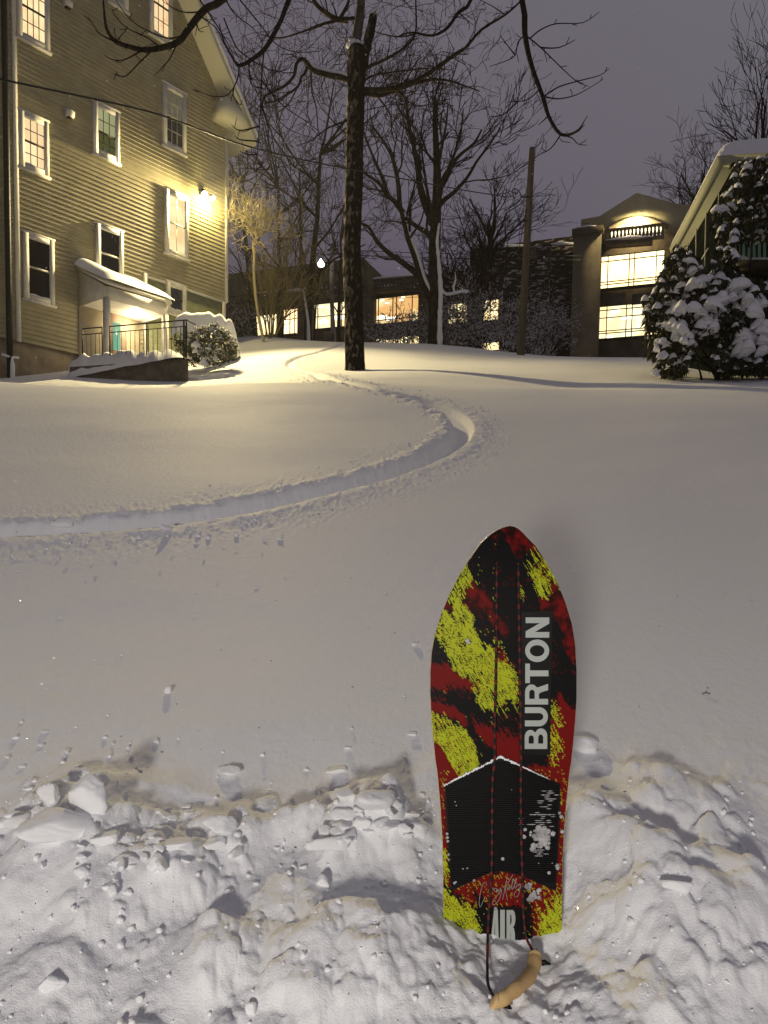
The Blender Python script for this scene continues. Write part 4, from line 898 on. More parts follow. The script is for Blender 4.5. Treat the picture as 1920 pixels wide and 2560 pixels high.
def lwin(px0, py0, px1, py1, o, mt_, cols, rows, dots=(), stone=True):
    """one lit window: pane, dark bars"""
    a = luv(px0, py0, o); b = luv(px1, py1, o); u1, z1 = a; u0 = b[0]; z0 = luv(px0, py1, o)[1]
    m = MB(); m.quad(Lw(u1, z0, o), Lw(u0, z0, o), Lw(u0, z1, o), Lw(u1, z1, o)); f = MB()
    for t in cols: uu_ = u1 + (u0 - u1) * t; f.prism([Lw(uu_ - .035, z0, o + .02), Lw(uu_ + .035, z0, o + .02), Lw(uu_ + .035, z1, o + .02), Lw(uu_ - .035, z1, o + .02)], ln * .08)
    for t in rows: zz = z1 + (z0 - z1) * t; f.prism([Lw(u1, zz - .03, o + .01), Lw(u0, zz - .03, o + .01), Lw(u0, zz + .03, o + .01), Lw(u1, zz + .03, o + .01)], ln * .08)
    f.prism([Lw(u1, z0 - .15, o + .001), Lw(u0, z0 - .15, o + .001), Lw(u0, z0 + .05, o + .001), Lw(u1, z0 + .05, o + .001)], ln * .2)
    w = f.build("window", M_frame, lib); m.build("pane", mt_, w)
    for (tx, ty, r) in dots:
        c = Lw(u1 + (u0 - u1) * tx, z1 + (z0 - z1) * ty, o + .01); d = MB(); d.box(c, r * 3, .015, r, ld, ln, (0, 0, 1)); d.build("ceiling_light", M_lampdot, w)
    return w
lwin(1502, 643, 1658, 725, .05, EW1, (0, .12, .46, .54, .88, 1), (0, .16, .78, .86), ((.30, .09, .12), (.70, .07, .14)))
lwin(1496, 768, 1652, 850, .05, EW2, (0, .14, .45, .54, .88), (0, .12, .35, .75, .82), ((.28, .18, .22), (.72, .24, .22), (.45, .40, .25), (.66, .66, .14), (.2, .93, .16)))
lwin(933, 748, 1046, 814, -.75, EW3, (0, .12, .44, .52, .86, 1), (0, .83), ((.2, .08, .12), (.62, .14, .12), (.3, .2, .1), (.66, .05, .12), (.2, .72, .3), (.4, .8, .3)))
lwin(933, 848, 1046, 870, -.75, EW2, (0, .14, .45, .56, .86), (0,), ())
lwin(786, 762, 862, 825, -1.15, EW3, (0, .12, .55, .9), (0, .5), ((.2, .1, .12), (.5, .2, .1), (.3, .7, .3), (.75, .6, .4)))
lwin(708, 775, 742, 838, -1.15, EW1, (0, .5, .85), (0, .4), ((.4, .1, .12),)); lwin(640, 790, 690, 842, -1.15, EW2, (0, .5), (0,), ())
lwin(1208, 752, 1244, 806, -.35, EW1, (0, .5), (0, .5), ()); lwin(1120, 762, 1166, 812, -.35 - .4, EW1, (0, .5), (0, .5), ()); lwin(1206, 858, 1246, 880, -.35, EW2, (0,), (0,), ())
# spandrel panels between the storeys, window hoods with snow
for a, b in ((1520, 1562), (1580, 1625)): lbox(a, 736, b, 762, .001, .12, "spandrel_panel", mat("spandrel", (.10, .085, .06), .8))
for a, b in ((808, 838), (845, 872), (958, 1005)): lbox(a, 828, b, 850, -.79, -.65, "spandrel_panel", M_stone2)
for (x0, y0, x1, y1, o) in ((1515, 612, 1632, 603, 0), (936, 728, 1020, 722, -.8), (800, 738, 864, 733, -1.2)):
    a = Lp(x0, y0, o); b = Lp(x1, y1, o); m = MB(); m.prism([a, b, b - [0, 0, .35], a - [0, 0, .35]], ln * .9); h_ = m.build("window_hood", M_stone, lib)
    m = MB(); m.tube([a + ln * .5 + [0, 0, .05], (a + b) / 2 + ln * .55 + [0, 0, .10], b + ln * .5 + [0, 0, .05]], [.16, .26, .16], 6); m.build("hood_snow", M_snow2, h_)
for (x0, y0, x1, y1, o) in ((1376, 612, 1434, 610, -.2), (1440, 572, 1500, 568, .6), (1180, 620, 1320, 614, -.3), (640, 734, 900, 716, -1), (932, 698, 1046, 687, 0)):
    a = Lp(x0, y0 - 1, o); b = Lp(x1, y1 - 1, o); m = MB(); m.tube([a, (a + b) / 2 + [0, 0, .05], b], [.08, .14, .08], 6); m.build("parapet_snow", M_snow2, lib)
# low fence / dark wall at the house corner
# ------------------------------------------------------------------ right-hand house
M_rw = mat("dark_shingle", (.007, .009, .008), .95, (.012, .014, .012), 4, spec=0); M_eave = mat("eave_paint", (.36, .36, .26), .7)
YC = 14.0; Cn = ray(1806, 400) * YC; zE = Cn[2]; Fr = ray(1696, 606); Fr = Fr * (zE / Fr[2])
e1 = Fr - Cn; e1[2] = 0; l1 = np.linalg.norm(e1); e1 /= l1; e2_ = np.array([e1[1], -e1[0], 0]); e2_ = e2_ if e2_[0] > 0 else -e2_
rh = empty("dark_house", tuple(Cn + [1.5, 2, -4]), "low dark house at the right edge with thick snow along its pale eaves", "house")
def H(a, b, z): return Cn + e1 * a + e2_ * b + np.array([0, 0, z])
ov = .18; WD = 9.0; zlo = -6.5
m = MB(); m.hexa([H(ov, ov, zlo), H(ov, WD, zlo), H(l1 + .0, WD, zlo), H(l1, ov, zlo), H(ov, ov, -.16), H(ov, WD, -.16), H(l1, WD, -.16), H(l1, ov, -.16)]); m.build("wall", M_rw, rh)
m = MB(); m.hexa([H(0, 0, -.16), H(0, WD + .5, -.16), H(l1 + .35, WD + .5, -.16), H(l1 + .35, 0, -.16), H(0, 0, 0), H(0, WD + .5, 0), H(l1 + .35, WD + .5, 0), H(l1 + .35, 0, 0)]); m.build("eave", M_eave, rh)
m = MB()
for (a, b, c, d) in (((0, -.10), (0, WD), None, None),): pass
m.hexa([H(-.12, -.07, -.14), H(l1 + .4, -.07, -.14), H(l1 + .4, -.003, -.14), H(-.12, -.003, -.14), H(-.12, -.12, .02), H(l1 + .4, -.12, .02), H(l1 + .4, -.003, .02), H(-.12, -.003, .02)]); m.build("gutter", M_eave, rh)
m = MB(); m.hexa([H(-.12, .0, -.14), H(-.003, .0, -.14), H(-.003, WD, -.14), H(-.12, WD, -.14), H(-.12, 0, .02), H(-.003, 0, .02), H(-.003, WD, .02), H(-.12, WD, .02)]); m.build("gutter", M_eave, rh)
# low hipped roof under a rounded quilt of snow
na = 44; V = []
for i in range(na):
    for j in range(na):
        a = (l1 + .45 + .12) * (i / (na - 1)) ** 1.0 - .12; b = (WD * .9) * (j / (na - 1)) ** 1.3 - .12
        ed = min(a + .12, b + .12, (l1 + .45 - a) + .001); zz = .42 * min(ed, 2.4) * .55 + .36 * (1 - math.exp(-ed * 5.5)) ** .8 * (1 + .06 * math.sin(a * 2 + b))
        V.append(H(a, b, .022 + zz))
m.v = []; m.f = []; m.n = 0; m.add(V, [(i * na + j, (i + 1) * na + j, (i + 1) * na + j + 1, i * na + j + 1) for i in range(na - 1) for j in range(na - 1)]); m.build("roof_snow", M_snow2, rh, True)
# thin vertical lines on the wall, bracing, window with snowy sill
for (x0, y0, x1, y1) in ((1765, 530, 1762, 665), (1740, 565, 1740, 640), (1797, 485, 1795, 540), (1720, 600, 1719, 625), (1771, 620, 1753, 650)):
    nn = e2_; pa = onplane(x0, y0, H(ov, ov - .05, 0), nn); pb = onplane(x1, y1, H(ov, ov - .05, 0), nn); m = MB(); m.tube([pa, pb], .012, 5); m.build("trim_line", M_trim, rh)
def Hf(px, py, o=.05): return onplane(px, py, H(ov - o, ov, 0), e1)
m = MB(); a, b, c, d = Hf(1848, 650), Hf(1925, 650), Hf(1925, 605), Hf(1848, 605); m.quad(a, b, c, d); w = m.build("window", emis("faint_green_pane", (.035, .06, .045), .5), rh)
m = MB()
for k in range(6):
    x = 1850 + k * 13; m.prism([Hf(x, 650, .06), Hf(x + 5, 650, .06), Hf(x + 5, 602, .06), Hf(x, 602, .06)], -e1 * .02)
m.build("slats", M_black, w)
m = MB(); m.prism([Hf(1838, 662, .06), Hf(1930, 662, .06), Hf(1930, 680, .06), Hf(1838, 680, .06)], -e1 * .25); m.build("ledge", mat("ledge_wood", (.06, .05, .03), .8), rh)
m = MB(); p = refine(np.array([Hf(x, y, .2) for x, y in ((1836, 656), (1850, 650), (1870, 656), (1895, 655), (1930, 656))]), 3); m.tube(p, [.03] + [.085] * (len(p) - 2) + [.06], 8); m.build("ledge_snow", M_snow2, rh, True)
# ------------------------------------------------------------------ rhododendron under its snow load, small bush by the railing
M_leaf = mat("rhododendron_leaf", (.030, .034, .018), .55, (.065, .062, .030), 6); M_box = mat("clipped_bush_leaf", (.032, .034, .016), .6, (.07, .07, .03), 9)
def ico(sub=2):
    t = (1 + 5 ** .5) / 2; v = [(-1, t, 0), (1, t, 0), (-1, -t, 0), (1, -t, 0), (0, -1, t), (0, 1, t), (0, -1, -t), (0, 1, -t), (t, 0, -1), (t, 0, 1), (-t, 0, -1), (-t, 0, 1)]
    f = [(0, 11, 5), (0, 5, 1), (0, 1, 7), (0, 7, 10), (0, 10, 11), (1, 5, 9), (5, 11, 4), (11, 10, 2), (10, 7, 6), (7, 1, 8), (3, 9, 4), (3, 4, 2), (3, 2, 6), (3, 6, 8), (3, 8, 9), (4, 9, 5), (2, 4, 11), (6, 2, 10), (8, 6, 7), (9, 8, 1)]
    v = [np.array(x) / np.linalg.norm(x) for x in v]
    for _ in range(sub):
        c = {}; nf = []
        def mid(a, b):
            k = (min(a, b), max(a, b))
            if k not in c: q = v[a] + v[b]; v.append(q / np.linalg.norm(q)); c[k] = len(v) - 1
            return c[k]
        for a, b, d in f: x, y, z = mid(a, b), mid(b, d), mid(d, a); nf += [(a, x, z), (b, y, x), (d, z, y), (x, y, z)]
        f = nf
    return np.array(v), f
ICO2 = ico(2); ICO3 = ico(3)
def n3(v, s, seed): return perlin(v[:, 0] * s + v[:, 2] * 1.7 * s + 9, v[:, 1] * s - v[:, 2] * s, seed)
def snow_blob(m, c, r, R, flat=.7, droop=True):
    v = ICO2[0].copy(); sd = int(R.integers(0, 400)); d = 1 + .35 * n3(v, 1.3, sd) + .14 * n3(v, 3.1, sd + 1); v = v * d[:, None]
    v[:, 2] = np.where(v[:, 2] < 0, v[:, 2] * .35, v[:, 2] * flat)
    rad = np.linalg.norm(v[:, :2], axis=1); v[:, 2] -= (.75 * rad ** 2 * (1 if droop else 0)) + v[:, 0] * .35
    a = R.random() * 6.28; el = 1 + .5 * R.random(); ca, sa = math.cos(a), math.sin(a); x = v[:, 0] * el; y = v[:, 1]
    v = np.stack([x * ca - y * sa, x * sa + y * ca, v[:, 2]], 1); m.add(v * r + c, ICO2[1])
def leaf_cluster(m, c, R, n, ln_, wd, droop):
    for k in range(n):
        a = R.random() * 6.28; e_ = R.normal() * .35 - droop; d = np.array([math.cos(a) * math.cos(e_), math.sin(a) * math.cos(e_), math.sin(e_)]); s = np.cross(d, [0, 0, 1]); s /= np.linalg.norm(s) + 1e-9
        l = ln_ * (.7 + .6 * R.random()); w = wd * (.8 + .4 * R.random()); p0 = c + d * .01; p1 = c + d * l * .5 + [0, 0, .01]; p2 = c + d * l - [0, 0, l * .25]
        m.add([p0, p1 + s * w, p2, p1 - s * w], [(0, 1, 2, 3)])
rd_ = empty("rhododendron", tuple(P(1790, 948, 13)), "large rhododendron weighed down by thick snow clumps in front of the dark house", "shrub")
LV = MB(); SL = MB(); R = np.random.default_rng(19)
def inside(px, py, poly):
    c = False; n = len(poly)
    for i in range(n):
        x1, y1 = poly[i]; x2, y2 = poly[i - 1]
        if (y1 > py) != (y2 > py) and px < (x2 - x1) * (py - y1) / (y2 - y1) + x1: c = not c
    return c
POLY = [(1618, 880), (1612, 800), (1610, 740), (1640, 720), (1650, 690), (1668, 640), (1690, 610), (1715, 620), (1742, 640), (1760, 665), (1790, 650), (1800, 600), (1780, 560), (1800, 500), (1830, 440), (1840, 405), (1880, 395), (1990, 390), (1990, 930), (1900, 938), (1850, 925), (1820, 938), (1800, 940), (1775, 900), (1740, 885), (1700, 938), (1650, 940), (1640, 900)]
HOLES = [[(1710, 868), (1790, 860), (1795, 880), (1725, 885)], [(1838, 600), (1950, 590), (1950, 700), (1840, 690)]]
cnt = 0
while cnt < 1900:
    px = 1605 + R.random() * 385; py = 392 + R.random() * 550
    if not inside(px, py, POLY) or any(inside(px, py, h) for h in HOLES): continue
    cnt += 1
    depthv = R.random(); Y = 12.4 + 1.3 * depthv + .35 * abs(px - 1800) / 200 + (.5 if py < 620 else 0)
    c = P(px, py, Y); sc_ = .6 + .6 * R.random()
    leaf_cluster(LV, c, R, 10, .13, .024, .65)
    big = inside(px, py, [(1660, 680), (1900, 640), (1990, 640), (1990, 880), (1660, 880)])
    if R.random() < (.50 if big else .46) and depthv < .6:
        snow_blob(SL, c + [0, 0, .03], (.03 + .06 * R.random() ** 1.5 * (1.3 if big else .9)), R)
for px, py, r in ((1730, 690, .13), (1745, 700, .11), (1800, 745, .17), (1835, 725, .16), (1690, 775, .15), (1680, 810, .12), (1760, 780, .14), (1860, 740, .15), (1890, 760, .16), (1850, 860, .17), (1875, 850, .18), (1895, 880, .15), (1905, 820, .14), (1700, 820, .14), (1725, 850, .12), (1785, 800, .12), (1660, 880, .10), (1650, 860, .08), (1770, 700, .12), (1640, 930, .07)):
    [snow_blob(SL, P(px, py, 12.35 + R.random() * .3) + R.normal(size=3) * r * .45, r * (.45 + .3 * R.random()), R, .8) for _q in range(3)]
for k in range(12):
    a, b = P(1850 + R.random() * 70, 700 + R.random() * 20, 12.6), P(1930, 735 + k * 14, 12.2)
LV.build("foliage", M_leaf, rd_); SL.build("snow_load", M_snow2, rd_, True)
m = MB()
for pts in ([(1800, 955), (1785, 930), (1750, 905), (1725, 900), (1700, 915)], [(1795, 950), (1770, 915), (1745, 890), (1735, 870)], [(1790, 950), (1780, 910), (1776, 880), (1790, 860)], [(1755, 955), (1750, 930), (1740, 905)], [(1800, 955), (1830, 930), (1860, 900), (1890, 850)], [(1805, 955), (1850, 880), (1870, 760), (1880, 600), (1890, 480)], [(1800, 950), (1740, 840), (1700, 740), (1690, 640)], [(1700, 935), (1680, 915), (1660, 905)], [(1790, 950), (1800, 840), (1850, 720)]):
    p = refine(pxpath(pts, 13.0, 12.8), 3); m.tube(p, rads(len(p), .022, .009), 5)
m.build("stems", M_bark, rd_, True)
# round bush by the railing with the snow-capped hedge behind it
bu = empty("round_bush", tuple(P(530, 915, 18.2)), "small round evergreen bush dusted with snow beside the railing", "shrub")
LV = MB(); SL = MB()
for k in range(1500):
    v = R.normal(size=3); v /= np.linalg.norm(v); c0 = P(528, 866, 18.2); q = c0 + v * np.array([.60, .5, .47]) * (.75 + .28 * R.random()) * (1 + .12 * math.sin(v[0] * 9) * math.sin(v[2] * 8))
    leaf_cluster(LV, q, R, 4, .055, .016, .0)
    if k % 22 == 0 and v[0] < .6: snow_blob(SL, q + [0, 0, .01], .03 + .03 * R.random(), R)
snow_blob(SL, P(510, 905, 17.7), .10, R); snow_blob(SL, P(492, 860, 17.75), .09, R); snow_blob(SL, P(488, 875, 17.75), .07, R)
LV.build("foliage", M_box, bu); SL.build("snow_load", M_snow2, bu, True)
hg = empty("snow_capped_hedge", tuple(P(540, 860, 20)), "low hedge with a scalloped thick snow cap behind the round bush", "hedge")
m = MB(); a = P(440, 800, 19.0); b = P(592, 845, 21.5)
pts = refine(pxpath([(440, 806), (470, 797), (510, 800), (545, 805), (575, 818), (592, 840)], 19.0, 21.0), 8); N = len(pts)
nrw = 9; V = []
for i, p in enumerate(pts):
    t = i / (N - 1); bump = .07 * abs(math.sin(t * 17)) * (t > .35) + .02 * math.sin(t * 40); e_ = min(1, (1 - t) * 8 + .05) ** .5 * min(1, t * 8 + .2) ** .5
    for j in range(nrw):
        s = j / (nrw - 1) * math.pi; V.append(p + np.array([0, -math.cos(s) * .45, (-.42 + (.42 + .12 + bump) * math.sin(s) ** .45) * e_ - (1 - e_) * .5]))
m.add(V, [(i * nrw + j, (i + 1) * nrw + j, (i + 1) * nrw + j + 1, i * nrw + j + 1) for i in range(N - 1) for j in range(nrw - 1)]); m.build("snow_cap", M_snow2, hg, True)
LV = MB()
for k in range(500):
    t = R.random(); i = int(t * (N - 1)); q = pts[i] + [R.normal() * .05, (R.random() - .5) * .8, -.35 - .8 * R.random()]; leaf_cluster(LV, q, R, 6, .07, .02, .2)
LV.build("foliage", M_box, hg)
# ------------------------------------------------------------------ the snow surf board standing in the snow
BY = 1.56
def A_(x, y): return (1050 + x / 3.686, 1300 + y / 3.686)
def B_x(x, y): return (1050 + x / 3.2529, 1860 + y / 3.2529)
def Q(px, py, fwd=0.0):
    """photo pixel -> point on the board's plane, fwd = metres in front of it"""
    t = max(0.0, (1620 - py) / 305.0); return P(px, py, BY + .035 * t * t - fwd)
board = empty("snowboard", tuple(P(1262, 2330, BY)), "red, black and yellow-green snow surf board standing upright in the foreground snow", "snowboard")
Ll = [(830, 54), (770, 68), (720, 90), (680, 113), (640, 143), (560, 218), (450, 372), (350, 535), (270, 690), (200, 860), (140, 1050), (108, 1220), (96, 1400), (95, 1600), (105, 1800), (122, 2000), (143, 2212)]
Lr = [(830, 54), (870, 62), (905, 80), (945, 115), (980, 155), (1060, 235), (1150, 372), (1260, 565), (1340, 760), (1400, 960), (1430, 1150), (1443, 1400), (1442, 1650), (1430, 1850), (1412, 2050), (1395, 2212)]
Ll = [A_(*p) for p in Ll] + [B_x(*p) for p in [(142, 230), (165, 480), (185, 800), (190, 1100), (190, 1430), (190, 1900), (200, 2300)]]
Lr = [A_(*p) for p in Lr] + [B_x(*p) for p in [(1213, 250), (1188, 480), (1168, 750), (1158, 1000), (1155, 1300), (1152, 1560), (1150, 1900), (1140, 2300)]]
Ll = np.array(Ll); Lr = np.array(Lr)
NR, NC = 560, 150
tt = np.linspace(0, 1, NR) ** 1.0; ypx = 1314.6 + (2560 - 1314.6) * np.concatenate([[0], np.cumsum(np.linspace(.25, 1, 30)), 22.4 + 0 * tt[:0]])[:1].repeat(NR) if False else 1314.6 + (2560 - 1314.6) * (tt * .93 + .07 * tt ** 3 - 0)
ypx = 1314.65 + (2560 - 1314.65) * np.where(tt < .04, (tt / .04) ** 2 * .02, .02 + (tt - .04) / .96 * .98)
xl = np.interp(ypx, Ll[:, 1], Ll[:, 0]); xr_ = np.interp(ypx, Lr[:, 1], Lr[:, 0])
def smooth1(a, n=5):
    a = a.copy()
    for _ in range(n): a[2:-1] = (a[1:-2] + 2 * a[2:-1] + a[3:]) / 4 if False else a[2:-1]
    return a
cc = np.linspace(0, 1, NC); PX = xl[:, None] * (1 - cc) + xr_[:, None] * cc; PY = np.repeat(ypx[:, None], NC, 1)
VV = np.array([Q(x, y) for x, y in zip(PX.ravel(), PY.ravel())])
# colours of the printed top sheet, painted as brush marks
X = (PX.ravel() - 1050) * 3.686; Yv = (PY.ravel() - 1300) * 3.686
def b2a(pts): return [((B_x(x, y)[0] - 1050) * 3.686, (B_x(x, y)[1] - 1300) * 3.686) for x, y in pts]
K, RD, YE = 0, 1, 2
paint = [
 (YE, [(470, 350), (420, 410), (330, 560), (240, 740), (150, 960), (140, 1060), (180, 1140), (260, 1290), (330, 1400), (560, 1540), (500, 1650), (570, 1720), (700, 1740), (760, 1830), (780, 1640), (905, 1620), (905, 1400), (860, 1180), (720, 1130), (620, 1120), (570, 1010), (480, 880), (500, 560), (690, 690), (600, 430)], 60),
 (K, [(440, 340), (600, 400), (700, 700), (650, 720), (500, 560), (430, 420)], 55),
 (RD, [(440, 565), (520, 600), (640, 690), (700, 860), (640, 880), (560, 850), (490, 880), (380, 760), (400, 660)], 35),
 (RD, [(230, 720), (300, 800), (320, 920), (250, 860), (205, 840)], 30),
 (K, [(520, 850), (700, 880), (820, 1080), (640, 1160), (600, 1200), (540, 1080), (470, 930)], 45),
 (K, [(700, 150), (930, 150), (930, 1100), (800, 1100), (700, 880), (690, 560)], 40),
 (RD, [(700, 890), (790, 930), (812, 1030), (760, 1060), (660, 960), (620, 890)], 35),
 (RD, [(700, 1180), (780, 1200), (810, 1290), (760, 1330), (700, 1250)], 40),
 (K, [(830, 1080), (930, 1080), (930, 1500), (880, 1400), (800, 1250), (740, 1120)], 70),
 (K, [(98, 1090), (150, 1090), (210, 1180), (285, 1290), (270, 1370), (98, 1300)], 40),
 (RD, [(80, 1310), (250, 1340), (400, 1450), (560, 1555), (480, 1580), (300, 1530), (200, 1600), (80, 1520)], 30),
 (K, [(80, 1520), (200, 1600), (300, 1535), (420, 1580), (520, 1680), (600, 1720), (690, 1760), (760, 1900), (560, 1960), (440, 1900), (350, 1760), (200, 1660), (80, 1610)], 45),
 (RD, [(80, 1630), (200, 1690), (360, 1750), (440, 1850), (420, 1900), (300, 1820), (80, 1750)], 25),
 (YE, [(80, 1770), (260, 1830), (380, 1900), (470, 2000), (530, 2100), (540, 2260), (400, 2480), (350, 2480), (250, 2400), (190, 2250), (140, 2080)], 28),
 (K, [(440, 1880), (720, 1880), (700, 2010), (620, 2110), (600, 2260), (540, 2300), (530, 2100), (440, 1960)], 40),
 (RD, [(480, 1850), (620, 1890), (690, 1960), (935, 1890), (935, 2400), (760, 2330), (700, 2130), (600, 2060), (520, 1960)], 35),
 (K, [(700, 1700), (830, 1760), (930, 1900), (930, 2010), (800, 1960), (700, 1950)], 60),
 (YE, [(700, 1380), (790, 1440), (905, 1640), (905, 1760), (830, 1640), (760, 1560), (700, 1520)], 60),
 (RD, [(100, 2030), (190, 2080), (260, 2200), (330, 2350), (420, 2480), (300, 2560), (180, 2600), (100, 2300)], 25),
 (RD, b2a([(100, 0), (170, 60), (250, 200), (360, 240), (200, 335), (240, 1150), (200, 1150), (120, 600)]), 20),
 (YE, b2a([(100, 820), (205, 850), (235, 1000), (190, 1100), (170, 1000)]), 40),
 (RD, [(760, 70), (900, 85), (1000, 175), (1110, 310), (1140, 350), (1050, 290), (940, 260), (930, 340), (880, 345), (840, 240), (700, 210), (640, 160), (700, 95)], 32),
 (K, [(700, 110), (760, 90), (820, 240), (850, 330), (700, 300), (640, 200)], 55),
 (RD, [(830, 120), (930, 120), (1060, 270), (960, 240), (900, 240)], 25),
 (YE, [(1110, 320), (1190, 400), (1260, 560), (1200, 600), (1215, 700), (1120, 720), (1060, 620), (1020, 540), (1030, 420)], 75),
 (RD, [(1120, 430), (1190, 430), (1200, 520), (1130, 540)], 60),
 (RD, [(1240, 560), (1330, 720), (1400, 900), (1440, 1060), (1460, 1300), (1400, 1300), (1330, 1200), (1300, 1000), (1240, 900), (1220, 840), (1110, 830), (1095, 710), (1180, 730)], 30),
 (K, [(1230, 900), (1330, 1040), (1330, 1200), (1230, 1200)], 50),
 (RD, [(1290, 1590), (1330, 1670), (1390, 1740), (1460, 1700), (1460, 2600), (1180, 2600), (1190, 1900), (1240, 1800), (1270, 1700)], 22),
 (YE, [(1195, 1690), (1275, 1680), (1270, 1800), (1205, 1900)], 70), (YE, [(1200, 1960), (1260, 1920), (1290, 2060), (1240, 2260), (1190, 2200)], 75),
 (YE, [(920, 630), (960, 640), (970, 720), (940, 730)], 40),
 (RD, b2a([(820, 180), (1250, 180), (1250, 1250), (1100, 1250), (1150, 320), (850, 190)]), 15),
 (RD, b2a([(240, 1170), (600, 1030), (840, 1070), (1105, 1190), (1200, 1190), (1200, 1900), (850, 1900), (850, 1320), (560, 1330), (400, 1290)]), 25),
 (YE, b2a([(100, 1130), (250, 1200), (330, 1300), (420, 1290), (550, 1340), (550, 1440), (400, 1600), (100, 1600)]), 45),
 (K, b2a([(430, 1180), (520, 1240), (560, 1340), (560, 1600), (470, 1460)]), 60),
 (YE, b2a([(950, 1450), (1050, 1290), (1120, 1210), (1200, 1240), (1200, 1660), (970, 1660)]), 70),
 (K, b2a([(840, 1150), (900, 1200), (940, 1650), (850, 1700)]), 45),
]
# bristly displacement along the brush direction (down and to the right)
dx, dy = .50, .866
s_al = X * dx + Yv * dy; s_ac = X * dy - Yv * dx
st = fbm(s_al / 240, s_ac / 16, 4, 61, .6); st2 = fbm(s_al / 80, s_ac / 6, 3, 62); sp0 = perlin(X / 16, Yv / 16, 63)
idx = np.zeros(len(X), int)
def in_poly(x, y, poly):
    c = np.zeros(x.shape, bool); n = len(poly)
    for i in range(n):
        x1, y1 = poly[i]; x2, y2 = poly[i - 1]
        with np.errstate(divide='ignore', invalid='ignore'):
            c ^= ((y1 > y) != (y2 > y)) & (x < (x2 - x1) * (y - y1) / ((y2 - y1) if y2 != y1 else 1e-9) + x1)
    return c
for k, (c_, poly, amp) in enumerate(paint):
    a = amp * 2.6; s1_ = st + .6 * perlin(X / 40 + k * 3.1, Yv / 40, 64 + k)
    msk = in_poly(X + dx * a * s1_ + amp * .7 * st2, Yv + dy * a * s1_ * 1.2, poly)
    idx[msk] = c_
# dry-brush specks of the other inks
fleck = fbm(s_al / 95, s_ac / 8, 3, 90); zone = fbm(X / 180, Yv / 180, 2, 91)
idx[(fleck > .33 - .25 * np.clip(zone, -1, 1)) & (idx == YE)] = K
stk = perlin(s_al / 150, s_ac / 5.5, 98) + .5 * perlin(s_al / 60, s_ac / 3.2, 99); z2 = fbm(X / 140, Yv / 140, 2, 97)
idx[(stk > .34 - .22 * np.clip(z2 * 2, -1, 1)) & (idx == YE)] = K
idx[(stk < -.50) & (idx == K) & (z2 > .05) & (X < 700)] = YE
idx[(fleck < -.38) & (idx == YE) & (zone > -.1)] = RD
idx[(fleck > .36) & (idx == K) & (zone > .12)] = RD
idx[(fbm(s_al / 70, s_ac / 8, 2, 92) > .40 - .2 * np.clip(fbm(X / 150, Yv / 150, 2, 93), 0, 1)) & (idx == RD) & (Yv > 2300)] = YE
PAL = np.array([(.003, .003, .003), (.15, .003, .002), (.40, .45, .016)])
col = PAL[idx]
# a softer dark mottle inside the red
mt_ = np.clip(.5 + 1.1 * fbm(X / 90, Yv / 90, 3, 95), .12, 1)[:, None]; red = (idx == RD)[:, None]; col = np.where(red & (Yv[:, None] < 1300), col * mt_, col)
me = grid_mesh("deck", VV, NR, NC); at = me.color_attributes.new("ink", 'FLOAT_COLOR', 'POINT'); at.data.foreach_set('color', np.concatenate([col, np.ones((len(col), 1))], 1).astype(np.float32).ravel())
M_deck = bpy.data.materials.new("printed_topsheet"); M_deck.use_nodes = True; nt = M_deck.node_tree; b_ = nt.nodes['Principled BSDF']; an = nt.nodes.new('ShaderNodeAttribute'); an.attribute_name = "ink"; nt.links.new(an.outputs['Color'], b_.inputs['Base Color'])
b_.inputs['Roughness'].default_value = .5; b_.inputs['Specular IOR Level'].default_value = .12; b_.inputs['Coat Weight'].default_value = .1; b_.inputs['Coat Roughness'].default_value = .15
deck = mesh_obj("deck", me, M_deck, board, True)
# thickness: edge band and base
THK = .007; outl = [VV[i * NC] for i in range(NR - 1, -1, -1)] + [VV[i * NC + NC - 1] for i in range(1, NR)]; outl = np.array(outl)
m = MB(); n_ = len(outl); cen = outl.mean(0); inn = outl + [0, .0004, 0]; out2 = outl.copy(); d_ = outl - cen; d_[:, 1] = 0; out2 += d_ / np.linalg.norm(d_, axis=1)[:, None] * .0016 + [0, .0012, 0]; bk = out2 + [0, THK, 0]
f = []
for i in range(n_ - 1): f += [(i, i + 1, n_ + i + 1, n_ + i), (n_ + i, n_ + i + 1, 2 * n_ + i + 1, 2 * n_ + i)]
m.add(np.vstack([inn, out2, bk]), f); m.build("edge", mat("edge_laminate", (.55, .48, .34), .35, spec=.6), board)
m = MB()
V2 = VV.reshape(NR, NC, 3)[::8, ::NC - 1]; V2 = V2 + np.array([0, THK, 0]); k_ = len(V2); m.add(V2.reshape(-1, 3), [(2 * i, 2 * i + 2, 2 * i + 3, 2 * i + 1) for i in range(k_ - 1)]); m.build("base", mat("black_base", (.01, .01, .01), .3), board)
# letters as thin printed plates
def plate(polys, name, mt_, parent, o=.0012, tf=lambda x, y: (x, y)):
    """2-D outlines with holes -> filled mesh lying on the board"""
    cu = bpy.data.curves.new(name, 'CURVE'); cu.dimensions = '2D'; cu.fill_mode = 'BOTH'
    for pl_ in polys:
        sp = cu.splines.new('POLY'); sp.points.add(len(pl_) - 1)
        for i, (x, y) in enumerate(pl_):
            a, b = tf(x, y); sp.points[i].co = (a / 1000, -b / 1000, 0, 1)
        sp.use_cyclic_u = True
    ob = bpy.data.objects.new(name, cu); C.objects.link(ob); dg = bpy.context.evaluated_depsgraph_get(); me = bpy.data.meshes.new_from_object(ob.evaluated_get(dg)); C.objects.unlink(ob); bpy.data.objects.remove(ob)
    for v in me.vertices: p = Q(v.co.x * 1000, -v.co.y * 1000, o); v.co = Vector(p)
    me.name = name; return mesh_obj(name, me, mt_, parent)
